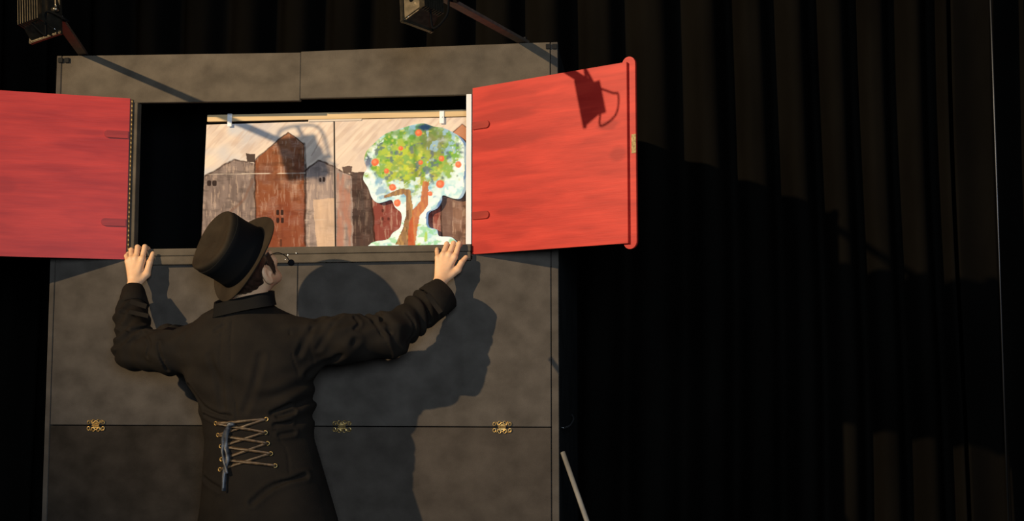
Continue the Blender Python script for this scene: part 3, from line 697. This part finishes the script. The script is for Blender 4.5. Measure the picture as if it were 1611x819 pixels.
def mesh_of(parts):
    Vs, Qs, o = [], [], 0
    for V, Q in parts: Vs.append(V); Qs.append(Q+o); o += len(V)
    me = bpy.data.meshes.new('m'); me.from_pydata(np.vstack(Vs).tolist(), [], np.vstack(Qs).tolist()); return me
def solid(f, lo, hi, h):
    P, l, h = g3(lo, hi, h); return nets(f(P), l, h)

# ------------------------------------------------------------------ the person
YP = -.30
rows = [(474, 352, 424, .055), (484, 338, 436, .066), (495, 316, 458, .082), (512, 300, 480, .098), (540, 294, 490, .110), (572, 291, 495, .118), (600, 296, 497, .118), (640, 313, 494, .112), (690, 322, 495, .106), (740, 317, 511, .120), (819, 312, 538, .140), (900, 306, 560, .158), (960, 302, 575, .168)]
tz, tcx, thw, tdp = [], [], [], []
for y, a, b, dp in rows:
    A, B = at(a, y, YP), at(b, y, YP); tz.append(A[2]); tcx.append((A[0]+B[0])/2); thw.append((B[0]-A[0])/2*.985); tdp.append(dp)
tz, tcx, thw, tdp = [np.array(v[::-1]) for v in (tz, tcx, thw, tdp)]
# arms
SLp, ELp, WLp = at(322, 545, -.30), at(212, 549, -.215), at(210, 466, -.103)
SRp, ERp, WRp = at(466, 540, -.30), at(612, 527, -.225), at(690, 468, -.115)
def torso(P, shrink=0):
    z = P[..., 2]; cx = np.interp(z, tz, tcx); w = np.interp(z, tz, thw)-shrink; d = np.interp(z, tz, tdp)-shrink
    q = np.sqrt((np.abs(P[..., 0]-cx)/w)**2+(np.abs(P[..., 1]-YP)/d)**2)
    f = (q-1)*np.minimum(w, d); f = np.maximum(f, z-tz[-1]); return np.maximum(f, tz[0]-z).astype(np.float32)
def along(P, a, b):
    a = np.array(a); b = np.array(b); ba = b-a; return ((P-a)@ba)/(ba@ba)
def coatf(P):
    P = P.astype(np.float32)
    x, y, z = P[..., 0], P[..., 1], P[..., 2]
    d = torso(P)
    # back shaping: spine hollow and shoulder blades
    L = smin(cap(P, SLp, at(268, 551, -.265), .070, .080), cap(P, at(268, 551, -.265), ELp, .080, .066), .02)
    L = smin(L, cap(P, ELp, at(207, 500, -.15), .066, .057), .025); L = smin(L, cap(P, at(207, 500, -.15), WLp, .057, .038), .015)
    R = smin(cap(P, SRp, at(545, 533, -.265), .074, .080), cap(P, at(545, 533, -.265), ERp, .080, .070), .02)
    R = smin(R, cap(P, ERp, WRp, .070, .057), .025)
    tl_, tr_ = along(P, ELp, SLp), along(P, ERp, SRp)
    fl, fr = along(P, ELp, WLp), along(P, ERp, WRp)
    n = lambda f1, f2, f3: np.sin(x*f1+2*np.sin(z*31))*np.sin(y*f2+z*f3+1.5*np.sin(x*23))
    L = L+.0055*np.sin(fl*26+3*np.sin(x*35+z*20))*(fl > -.1)*(fl < 1)+.004*n(60, 50, 70)
    R = R+.0055*np.sin(fr*22+3*np.sin(x*30+y*25))*(fr > -.2)*(fr < 1)+.004*n(55, 48, 64)
    L = smax(L, -(cap(P, WLp+(WLp-ELp)*.08, WLp+(WLp-ELp)*.8, .029, .05)), .004)
    R = smax(R, -(cap(P, WRp+(WRp-ERp)*.16, WRp+(WRp-ERp)*.9, .043, .06)), .004)
    # folds on the torso: diagonal drags towards the waist, gathered at the lacing
    zw = z-1.0
    d = d+.0050*np.sin(x*26+z*38+1.2*np.sin(z*17))*np.exp(-((z-1.18)/.10)**2)
    d = d+.0065*np.sin(z*105-x*34+1.4*np.sin(x*21))*np.exp(-((x-1.02)/.10)**2)*np.exp(-((z-1.07)/.07)**2)
    d = d+.0050*np.sin(z*90+x*44)*np.exp(-((x-.62)/.08)**2)*np.exp(-((z-1.03)/.06)**2)
    d = d+.003*np.sin(x*22+z*60+np.sin(x*14)*1.5)*np.exp(-((z-1.30)/.07)**2)
    d = d+.0075*np.sin(x*30+z*6)*np.clip((.95-z)*3, 0, 1)
    # drag lines from armpits
    d = smin(d, L, .035); d = smin(d, R, .040)
    # sleeve-head seams and centre seam cut as fine grooves
    cs = np.interp(z, [at(372, 655, YP)[2], at(365, 560, YP)[2], at(366, 490, YP)[2]], [at(372, 655, YP)[0], at(364, 560, YP)[0], at(366, 490, YP)[0]])
    d = d+.0022*np.exp(-((x-cs)/.0035)**2)*(z > at(372, 655, YP)[2])*(y < YP)
    for (a, b) in ((SLp, at(285, 530, -.42)), (SRp, at(492, 530, -.42))):
        pass
    xsl = at(288, 530, YP-.08)[0]; xsr = at(486, 530, YP-.08)[0]
    d = d+(.0014)*np.exp(-((x-xsl-.05*(z-1.28))/.004)**2)*(z > 1.17)*(y < YP+.06)+.0014*np.exp(-((x-xsr+.08*(z-1.28))/.004)**2)*(z > 1.17)*(y < YP+.06)
    return d
BASECOAT = coatf
CREASES = [([(369, 484), (364, 520), (363, 560), (366, 600), (373, 652)], .0030, .0045),
 ([(297, 497), (299, 516)], .004, .006), ([(249, 540), (253, 560), (264, 582)], .005, .007), ([(282, 522), (285, 560), (291, 592)], .0028, .0035), ([(224, 520), (236, 538), (232, 560)], .006, .006), ([(300, 500), (340, 520), (352, 512)], .007, .004),
 ([(459, 486), (456, 520), (460, 560), (470, 588)], .0030, .004), ([(558, 499), (565, 509), (558, 517)], .005, .007), ([(597, 493), (602, 510), (613, 523)], .006, .007), ([(640, 492), (651, 508), (650, 526), (640, 540)], .004, .005),
 ([(560, 535), (525, 566), (485, 588)], .010, .006), ([(505, 500), (484, 528), (470, 556)], .009, .005), ([(535, 498), (515, 525), (500, 548)], .008, .004),
 ([(500, 602), (455, 636), (428, 650)], .007, .007), ([(498, 626), (462, 648), (436, 655)], .006, .007), ([(496, 648), (456, 664), (432, 668)], .006, .007), ([(497, 668), (462, 680), (440, 684)], .006, .006),
 ([(298, 606), (322, 640), (362, 655)], .007, .006), ([(322, 652), (345, 662), (366, 664)], .005, .005), ([(330, 560), (345, 600), (350, 640)], .010, .004), ([(410, 560), (400, 605), (385, 645)], .010, .004),
 ([(480, 748), (428, 765), (397, 790)], .008, .008), ([(440, 690), (452, 712), (455, 745)], .003, .004), ([(322, 752), (345, 768)], .007, .006), ([(500, 700), (520, 760), (532, 800)], .009, .006),
 ([(655, 462), (672, 488), (676, 506)], .004, .006), ([(665, 457), (683, 480), (690, 499)], .004, .006), ([(190, 490), (215, 497), (232, 500)], .005, .006), ([(186, 512), (205, 520), (236, 514)], .006, .006)]
def surf(px, py):
    d = ray(px, py); d = d/np.linalg.norm(d); ts = np.linspace((-.62-CAM[1])/d[1], (-.06-CAM[1])/d[1], 500)
    P = CAM+ts[:, None]*d; v = BASECOAT(P); i = np.argmax(v < 0); return P[i] if v[i] < 0 else None
CP = []
for pl, w_, dp_ in CREASES:
    q = [surf(*p) for p in pl]; q = [p for p in q if p is not None]
    if len(q) > 1: CP.append(([np.array(p) for p in spline([tuple(p) for p in q], 3)], w_, dp_))
def coatf(P):
    sh = P.shape[:-1]; P = P.reshape(-1, 3).astype(np.float32); d = BASECOAT(P); m = np.where(np.abs(d) < .022)[0]; Q = P[m]; a = np.zeros(len(m), np.float32)
    for pts, w_, dp_ in CP:
        lo_ = np.min(pts, 0)-3*w_; hi_ = np.max(pts, 0)+3*w_; k = np.where(((Q > lo_) & (Q < hi_)).all(1))[0]
        if not len(k): continue
        R_ = Q[k]; dd = None
        for p0, p1 in zip(pts, pts[1:]):
            c = cap(R_, p0, p1, 0, 0); dd = c if dd is None else np.minimum(dd, c)
        a[k] += dp_*np.exp(-(dd/w_)**2)-.45*dp_*np.exp(-((dd-2.1*w_)/w_)**2)*(w_ > .0035)
    d[m] += a; return d.reshape(sh)
allp = np.array([SLp, ELp, WLp, SRp, ERp, WRp])
lo = (allp[:, 0].min()-.10, YP-.19, tz[0]-.01); hi = (allp[:, 0].max()+.09, -.035, allp[:, 2].max()+.08)
Gc = solid(coatf, lo, hi, .0040)
person_base = (float(tcx[0]), YP, 0.0)

# hands
def lerp(a, b, t): return a+(b-a)*t
def handf(wr, elbow, fing, thumb, palmr=.0135):
    def f(P):
        P = P.astype(np.float32); d = cap(P, lerp(wr, elbow, .45), wr, .030, .0235)
        pm = None
        for (mcp, pip, dip, tip, r) in fing:
            c = cap(P, lerp(wr, mcp, .08), mcp, .0145, .0108*r/.0085); pm = c if pm is None else smin(pm, c, .010)
        d = smin(d, pm, .012)
        for (mcp, pip, dip, tip, r) in fing:
            c = smin(cap(P, mcp, pip, r*1.12, r*1.02), cap(P, pip, dip, r*1.02, r*.92), .003); c = smin(c, cap(P, dip, tip, r*.92, r*.78), .002)
            d = smin(d, c, .0032)
            d = smin(d, ell(P, mcp+np.array([0, -.0045, 0]), (.008, .007, .009)), .006)
        a, b, c_, r = thumb
        t = smin(cap(P, lerp(wr, a, .25), a, .014, .0125), cap(P, a, b, .0118, .0105), .006); t = smin(t, cap(P, b, c_, .0103, .0080), .003)
        d = smin(d, t, .011)
        return d
    return f
def fingers(data, yk, yp, zled):
    out = []
    for (mx, my, px_, py_, r) in data:
        mcp = at(mx, my, yk); pip = at(px_, py_+r*3.2*0, yp)
        dip = pip+np.array([.001, .024, -.004]); tip = dip+np.array([.001, .018, -.008])
        out.append((mcp, pip, dip, tip, r))
    return out
YK, YPp = -.058, -.036
fl_ = fingers([(201, 411, 199, 402.5, .0083), (206.5, 407, 206.5, 393, .0088), (214, 406, 216.5, 388.5, .0092), (224, 407, 228, 388, .0092)], YK, YPp, 0)
fl_[0] = (fl_[0][0], fl_[0][1], fl_[0][1]+np.array([.0, .014, .010]), fl_[0][1]+np.array([.002, .030, .012]), .0080)
wl_ = at(210, 452, -.088)
thl = (at(231, 431, -.060), at(236, 412, -.052), at(240.5, 398.5, -.038), .0098)
HL = solid(handf(wl_, ELp, fl_, thl), (wl_[0]-.07, -.22, wl_[2]-.10), (wl_[0]+.10, .03, wl_[2]+.18), .0017)
fr_ = fingers([(688.5, 405, 687.5, 395, .0078), (697, 400, 703, 383.5, .0087), (706.5, 400, 713.5, 382.5, .0090), (715.5, 404, 722.5, 383, .0086)], YK, YPp, 0)
fr_[0] = (fr_[0][0], fr_[0][1], fr_[0][1]+np.array([-.002, .012, .008]), fr_[0][1]+np.array([-.002, .028, .010]), .0076)
wr_ = at(690, 448, -.088)
thr = (at(720, 424, -.060), at(726, 413, -.052), at(733, 404.5, -.040), .0095)
HR = solid(handf(wr_, ERp, fr_, thr), (wr_[0]-.10, -.22, wr_[2]-.10), (wr_[0]+.13, .03, wr_[2]+.18), .0017)

# head in its own frame: x right, y forward, z up
HC = at(395, 425, YP+.0)
BV = CAM-HC; BV /= np.linalg.norm(BV); BR = ROWS[0]-BV*(ROWS[0]@BV); BR /= np.linalg.norm(BR); BU = np.cross(BV, BR)
hz = -.40*BR+.80*BU+.44*BV; hz /= np.linalg.norm(hz)
hx_ = .75*BR+.62*BV; hx_ -= hz*(hx_@hz); hx_ /= np.linalg.norm(hx_)
hy = np.cross(hz, hx_)
HM = np.stack([hx_, hy, hz], 1)            # local -> world
toL = lambda P: (P-HC.astype(np.float32)) @ HM.astype(np.float32)
toW = lambda v: HC+HM @ np.array(v)
NB = at(385, 492, YP+.02)
ax_ = .9*(-.86*BR+.50*BU)+.44*BV; ax_ /= np.linalg.norm(ax_)
lx_ = .52*BR+.86*BU; lx_ -= ax_*(lx_@ax_); lx_ /= np.linalg.norm(lx_); sd_ = np.cross(ax_, lx_)
HB = at(386, 407, YP-.035)
def headf(P):
    P = P.astype(np.float32); Q = toL(P)
    d = ell(Q, (0, -.012, .032), (.074, .094, .086))
    d = smin(d, ell(Q, (0, .030, -.030), (.060, .062, .066)), .03)
    d = smin(d, ell(Q, (0, .062, -.074), (.030, .026, .024)), .028)
    for s in (-1, 1):
        d = smin(d, cap(Q, (s*.058, -.005, -.035), (s*.026, .068, -.080), .014, .014), .022)   # jaw line
        d = smin(d, ell(Q, (s*.044, .060, -.008), (.018, .018, .016)), .02)                    # cheekbone
        d = smax(d, -ell(Q, (s*.032, .092, .014), (.016, .014, .011)), .012)                   # eye socket
        d = smin(d, ell(Q, (s*.031, .077, .013), (.0125, .0125, .0115)), .002)                 # eyeball under lid
        e = ell(Q, (s*.077, -.020, -.008), (.009, .019, .032)); e = smin(e, ell(Q, (s*.078, -.014, -.034), (.006, .009, .009)), .008)
        e = smax(e, -ell(Q, (s*.088, -.015, -.004), (.0085, .0105, .018)), .004); e = smin(e, ell(Q, (s*.081, -.003, -.010), (.005, .005, .007)), .004)
        d = smin(d, e, .006)
    d = smin(d, cap(Q, (0, .084, .012), (0, .108, -.018), .008, .012), .012)                    # nose
    d = smin(d, ell(Q, (0, .090, -.042), (.024, .011, .006)), .007); d = smin(d, ell(Q, (0, .087, -.053), (.020, .011, .007)), .007)
    d = smax(d, -ell(Q, (0, .101, -.0475), (.022, .006, .0016)), .003)
    nt0 = toW((0, -.022, -.045))
    d = smin(d, cap(P, nt0, NB, .054, .058), .030)
    return d
def headclip(P):
    d = headf(P); q = P-HB; w = q@ax_; rho = np.sqrt(np.maximum((q*q).sum(-1)-w*w, 0)); return np.where(w > -.004, np.maximum(d, rho-.090), d)
GH = solid(headclip, HC-.16, HC+.16, .0026)
# core body below the clothes: torso, arms, legs, one skin
HIPZ = .82; hcx = float(np.interp(.82, tz, tcx))
hipL, hipR = np.array([hcx-.075, YP, HIPZ]), np.array([hcx+.075, YP, HIPZ])
anL, anR = np.array([tcx[0]-.13, YP-.02, .09]), np.array([tcx[0]+.14, YP-.04, .09])
kn = lambda a, b: (a+b)/2+np.array([0, .03, .02])
def coref(P):
    P = P.astype(np.float32); d = torso(P, .022)
    d = smin(d, cap(P, SLp, ELp, .045, .036), .03); d = smin(d, cap(P, ELp, lerp(ELp, WLp, .97), .036, .026), .01); d = smin(d, cap(P, lerp(ELp, WLp, .9), wl_, .027, .022), .01)
    d = smin(d, cap(P, SRp, ERp, .045, .036), .03); d = smin(d, cap(P, ERp, lerp(ERp, WRp, .97), .036, .026), .01); d = smin(d, cap(P, lerp(ERp, WRp, .9), wr_, .027, .022), .01)
    for h_, a_ in ((hipL, anL), (hipR, anR)):
        d = smin(d, cap(P, h_, kn(h_, a_), .070, .050), .03); d = smin(d, cap(P, kn(h_, a_), a_, .050, .034), .02)
        d = smin(d, cap(P, a_, a_+np.array([0, .11, -.05]), .032, .026), .02)
    d = smin(d, cap(P, NB+np.array([0, 0, -.06]), NB, .060, .056), .04)
    return d
GB = solid(coref, (allp[:, 0].min()-.06, YP-.2, -.02), (allp[:, 0].max()+.06, -.05, tz[-1]+.12), .008)
def union(parts):
    obs = []
    for p in parts:
        o = bpy.data.objects.new('tmp', mesh_of([p])); COL.objects.link(o); obs.append(o)
    for o in obs[1:]:
        md = obs[0].modifiers.new('u', 'BOOLEAN'); md.operation = 'UNION'; md.object = o; md.solver = 'EXACT'
    dg = bpy.context.evaluated_depsgraph_get(); me = bpy.data.meshes.new_from_object(obs[0].evaluated_get(dg))
    for o in obs: bpy.data.objects.remove(o)
    return me
me = union([GB, GH, HL, HR])
person = link('person', me, M['skin'], None, smooth=True, origin=person_base)
tag(person, 'person in black hat and long dark laced coat gripping the booth sill, seen from behind', 'person')
coat = link('coat', mesh_of([Gc]), M['coat'], person, smooth=True); coat['label'] = 'long black-brown coat laced at the back waist'
# trousers and shoes below the coat (below the frame)
def trf(P):
    P = P.astype(np.float32); d = None
    for h_, a_ in ((hipL, anL), (hipR, anR)):
        k = kn(h_, a_); c = smin(cap(P, h_, k, .080, .062), cap(P, k, a_+np.array([0, 0, .0]), .066, .055), .03); d = c if d is None else smin(d, c, .03)
    return np.maximum(np.maximum(d, P[..., 2]-.70), .075-P[..., 2])
link('trousers', mesh_of([solid(trf, (tcx[0]-.28, YP-.16, .05), (tcx[0]+.28, YP+.16, .84), .009)]), M['trouser'], person, smooth=True)
for a_ in (anL, anR):
    def shf(P, a_=a_):
        P = P.astype(np.float32); d = cap(P, a_+np.array([0, -.02, -.04]), a_+np.array([0, .15, -.052]), .044, .038); d = smin(d, cap(P, a_, a_+np.array([0, 0, -.05]), .045, .045), .02)
        return np.maximum(d, .001-P[..., 2])
    link('shoe', mesh_of([solid(shf, a_+np.array([-.08, -.10, -.1]), a_+np.array([.08, .22, .06]), .006)]), M['shoe'], person, smooth=True)

# ray to coat surface
def hit(px, py, f=coatf, off=.0):
    d = ray(px, py); d = d/np.linalg.norm(d); t0 = (YP-.30-CAM[1])/d[1]; ts = np.linspace(t0, t0+.40, 500)
    P = CAM+ts[:, None]*d; v = f(P); i = np.argmax(v < 0)
    return P[i]-d*off if v[i] < 0 else at(px, py, YP-.1)
# collar: standing band around the neck
cpx = [(337, 478, -.115), (352, 474, -.135), (385, 466, -.145), (412, 461, -.135), (431, 458, -.09), (428, 457, -.02), (400, 460, .03), (360, 466, .03), (338, 474, -.02)]
bm = bmesh.new(); lo_r, up_r = [], []
topc = spline([tuple(at(x, y, YP+dy*.8+.02)) for x, y, dy in cpx]+[tuple(at(cpx[0][0], cpx[0][1], YP+cpx[0][2]*.8+.02))], 5)[:-1]
C0 = sum(topc, Vector())/len(topc)
n = len(topc); rings = []
for k, (dz, g, th) in enumerate(((-.045, 1.06, 0), (-.030, 1.02, 0), (-.015, 1.0, 0), (0, .99, 0), (.001, .94, 0), (-.02, .94, 0), (-.045, 1.0, 0))):
    rings.append([bm.verts.new(C0+Vector(((p.x-C0.x)*g, (p.y-C0.y)*g, (p.z-C0.z)+dz))) for p in topc])
for a, b in zip(rings, rings[1:]):
    for k in range(n): bm.faces.new((a[k], a[(k+1) % n], b[(k+1) % n], b[k]))
link('collar', bm2me(bm), M['coat_dark'], coat, smooth=True)
# cuffs
def cuff(a, b, r0, r1, n_=26):
    a, b = Vector(a), Vector(b); t = (b-a); bm = bmesh.new()
    pts = []; prof = [(0, r0*.96), (.06, r0*1.05), (.5, (r0+r1)/2*1.05), (.94, r1*1.05), (1.0, r1*1.0), (.95, r1*.90), (.5, (r0+r1)/2*.90)]
    up = t.orthogonal().normalized(); sd = t.normalized().cross(up); rings = []
    for s, r in prof: rings.append([bm.verts.new(a+t*s+(r+.0012*math.sin(5*q+9*s))*(math.cos(2*math.pi*q/n_)*up+math.sin(2*math.pi*q/n_)*sd)) for q in range(n_)])
    for x, y in zip(rings, rings[1:]):
        for q in range(n_): bm.faces.new((x[q], x[(q+1) % n_], y[(q+1) % n_], y[q]))
    return link('cuff', bm2me(bm), M['coat'], coat, smooth=True)
dl = (WLp-ELp)/np.linalg.norm(WLp-ELp); drr = (WRp-ERp)/np.linalg.norm(WRp-ERp)
cuff(WLp-dl*.045, WLp+dl*.034, .050, .037)
cuff(WRp-drr*.040, WRp+drr*.030, .062, .058)
# strap tabs on the cuffs
def tab(p0, p1, w, parent, name, m, lift=.004):
    p0, p1 = Vector(p0), Vector(p1); view = Vector(CAM)-(p0+p1)/2; view.normalize(); t = (p1-p0).normalized(); s = t.cross(view).normalized()
    bm = bmesh.new(); R = Matrix((s, t, t.cross(s)*-1)).transposed() if False else Matrix((s, t, s.cross(t))).transposed()
    add_box(bm, (p0+p1)/2, (w, (p1-p0).length, lift), R, .001); return link(name, bm2me(bm), m, parent)
tab(hit(205, 474, off=.003), hit(231, 482, off=.001), .016, coat, 'cuff_tab', M['coat'])
tab(hit(203, 490, off=.003), hit(234, 497, off=-.003), .014, coat, 'cuff_tab', M['coat'])
tab(hit(672, 462, off=.003), hit(694, 492, off=.003), .016, coat, 'cuff_tab', M['coat'])

# lacing
eyR = [(419, 659), (417.6, 680), (421, 697), (426, 713), (433, 732)]; eyL = [(339.5, 665.7), (343, 684), (347.6, 701.4), (348.5, 722), (346, 738)]
def nrm_at(p):
    e = 1e-3; p = np.array(p, float); g = np.array([coatf((p+e*np.eye(3)[i])[None])[0]-coatf((p-e*np.eye(3)[i])[None])[0] for i in range(3)]); return Vector(g).normalized()
for px, py in eyR+eyL:
    p = Vector(hit(px, py, off=.002)); nn = nrm_at(p); u = nn.orthogonal().normalized(); v = nn.cross(u); bm = bmesh.new()
    ring = [p+.0058*(math.cos(t)*u+math.sin(t)*v) for t in np.linspace(0, 2*math.pi, 17)]
    add_tube(bm, ring, .0021, 8, False); bmesh.ops.remove_doubles(bm, verts=bm.verts, dist=1e-5)
    link('eyelet', bm2me(bm), M['brass'], coat, smooth=True)
def ribbon(pxs, w, name, m, off=.006, flat=.0012):
    pts = [Vector(hit(x, y, off=off+k*.0)) for k, (x, y) in enumerate(pxs)]
    P = spline(pts, 6); bm = bmesh.new(); rg = []
    for i, p in enumerate(P):
        t = (P[min(i+1, len(P)-1)]-P[max(i-1, 0)]).normalized(); v = (Vector(CAM)-p).normalized(); s = t.cross(v).normalized(); v = s.cross(t)
        s = s*math.cos(.5*math.sin(i*.5))+v*math.sin(.5*math.sin(i*.5))
        v2 = t.cross(s)
        rg.append([bm.verts.new(p+s*a*w/2+v2*b*flat) for a, b in ((-1, -1), (1, -1), (1, 1), (-1, 1))])
    for a, b in zip(rg, rg[1:]):
        for k in range(4): bm.faces.new((a[k], a[(k+1) % 4], b[(k+1) % 4], b[k]))
    bm.faces.new(rg[0][::-1]); bm.faces.new(rg[-1]); return link(name, bm2me(bm), m, coat, smooth=True)
mid = lambda a, b, t: (a[0]+(b[0]-a[0])*t, a[1]+(b[1]-a[1])*t)
for i in range(5):
    ribbon([eyL[i], mid(eyL[i], eyR[max(i-1, 0)], .5), eyR[max(i-1, 0)]] if i else [eyL[0], mid(eyL[0], eyR[0], .5), eyR[0]], .0088, 'lace', M['lace'], .005)
    if i < 4: ribbon([eyL[i], mid(eyL[i], eyR[i+1], .5), eyR[i+1]], .0088, 'lace', M['lace'], .008)
ribbon([(364, 666), (357, 680), (355, 700), (359, 718), (354, 738), (352, 772)], .014, 'lace', M['ribbon'], .015, .002)
ribbon([(361, 667), (352, 684), (350, 704), (353, 726), (357, 745)], .010, 'lace', M['ribbon'], .018, .002)
bp = hit(363, 667, off=.014)
bm = bmesh.new(); bmesh.ops.create_uvsphere(bm, u_segments=14, v_segments=10, radius=.009); bmesh.ops.transform(bm, matrix=Matrix.Translation(Vector(bp)) @ Matrix.Diagonal((1.5, .8, .8, 1)), verts=bm.verts)
link('lace', bm2me(bm), M['ribbon'], coat, smooth=True)

# hair: cap at the back of the head and locks before the ear
def hairf(P):
    P = P.astype(np.float32); Q = toL(P)
    d = ell(Q, (0, -.018, .030), (.080, .098, .092)); d = np.maximum(d, -.028-Q[..., 2]+.15*Q[..., 1])
    d = np.maximum(d, Q[..., 1]-.012-.25*Q[..., 2]); cut = ell(Q, (.085, -.008, -.022), (.03, .034, .050)); cut2 = ell(Q, (-.085, -.008, -.022), (.03, .034, .050))
    d = smax(d, -cut, .004); d = smax(d, -cut2, .004)
    d = d+.0016*np.sin(Q[..., 0]*420+Q[..., 2]*60); q = P-HB; return np.maximum(d, q@ax_+.004)
hair = link('hair', mesh_of([solid(hairf, HC-.16, HC+.16, .003)]), M['hair'], person, smooth=True)
bm = bmesh.new()
for k in range(16):
    yy = .012+.0022*k; ln = .010+.030*abs(math.sin(k*1.7+.6))*(1-.03*k)
    a = toW((.070, yy-.006, .045)); b = toW((.0745-.0006*k, yy, .012)); c = toW((.0725-.0007*k, yy+.005, .012-ln)); e_ = toW((.070-.0007*k, yy+.004+.003*math.sin(k), .004-ln*1.3))
    sp_ = spline([a, b, c, e_], 5); add_tube(bm, sp_, [.0012]*(len(sp_)-3)+[.0009, .0006, .0003], 6)
link('side_lock', bm2me(bm), M['hair'], hair, smooth=True)

# hat
def hat_pt(u, v, w): return Vector(HB+lx_*u+sd_*v+ax_*w)
bm = bmesh.new(); NS = 72; rings = []
prof = [(.088, -.006, 0), (.100, .001, 0), (.118, .0005, .35), (.134, .001, .8), (.146, .003, 1.0), (.1500, .007, 1.1), (.1495, .0105, 1.12), (.1455, .0085, 1.05), (.132, .005, .8), (.117, .005, .35), (.107, .008, 0), (.103, .014, 0), (.1015, .040, 0), (.1010, .070, 0), (.1025, .100, 0), (.1035, .124, 0), (.1025, .133, 0), (.098, .1375, 0), (.088, .1375, 0), (.07, .130, 0), (.045, .1265, 0), (.02, .1255, 0), (.001, .1255, 0)]
for r, w, curl in prof:
    ring = []
    for k in range(NS):
        t = 2*math.pi*k/NS; ct, st_ = math.cos(t), math.sin(t)
        e = r*1.06*ct, r*(.93 if r < .11 else .95)*st_
        cw = w+curl*(.012*st_*st_-.007*ct*ct)
        if w > .12: cw += .004*math.cos(2*t)*(r/.1)-.003*math.sin(3*t+1)*(r/.1)
        ring.append(bm.verts.new(hat_pt(e[0], e[1], cw)))
    rings.append(ring)
for a, b in zip(rings, rings[1:]):
    for k in range(NS): bm.faces.new((a[k], a[(k+1) % NS], b[(k+1) % NS], b[k]))
bmesh.ops.remove_doubles(bm, verts=bm.verts, dist=1e-5)
hat = link('hat', bm2me(bm), M['hat'], person, smooth=True); hat['label'] = 'dark felt hat with flat crown and narrow brim'
s = hat.modifiers.new('t', 'SUBSURF'); s.levels = 1; s.render_levels = 1
bm = bmesh.new(); rings = []
for r, w in ((.1050, .0095), (.1062, .011), (.1040, .036), (.1030, .070), (.1042, .098), (.1052, .116), (.1046, .1175), (.102, .117)):
    rings.append([bm.verts.new(hat_pt(r*1.06*math.cos(2*math.pi*k/NS), r*.93*math.sin(2*math.pi*k/NS), w)) for k in range(NS)])
for a, b in zip(rings, rings[1:]):
    for k in range(NS): bm.faces.new((a[k], a[(k+1) % NS], b[(k+1) % NS], b[k]))
link('hat_band', bm2me(bm), M['hatband'], hat, smooth=True)

# headset microphone
mc = at(458, 413, YP+.10)
e0 = at(424, 402, YP+.0)
bm = bmesh.new(); add_tube(bm, spline([tuple(toW((.083, -.01, .028))), tuple(e0), tuple(at(438, 397.5, YP+.05)), tuple(at(450, 403, YP+.08)), tuple(at(456, 411, YP+.10))], 8), .0016, 8)
mic = link('headset_microphone', bm2me(bm), M['blackmetal'], person, smooth=True)
bm = bmesh.new(); bmesh.ops.create_icosphere(bm, subdivisions=3, radius=.0115); bmesh.ops.translate(bm, vec=Vector(mc), verts=bm.verts)
link('foam_cover', bm2me(bm), M['foam'], mic, smooth=True)
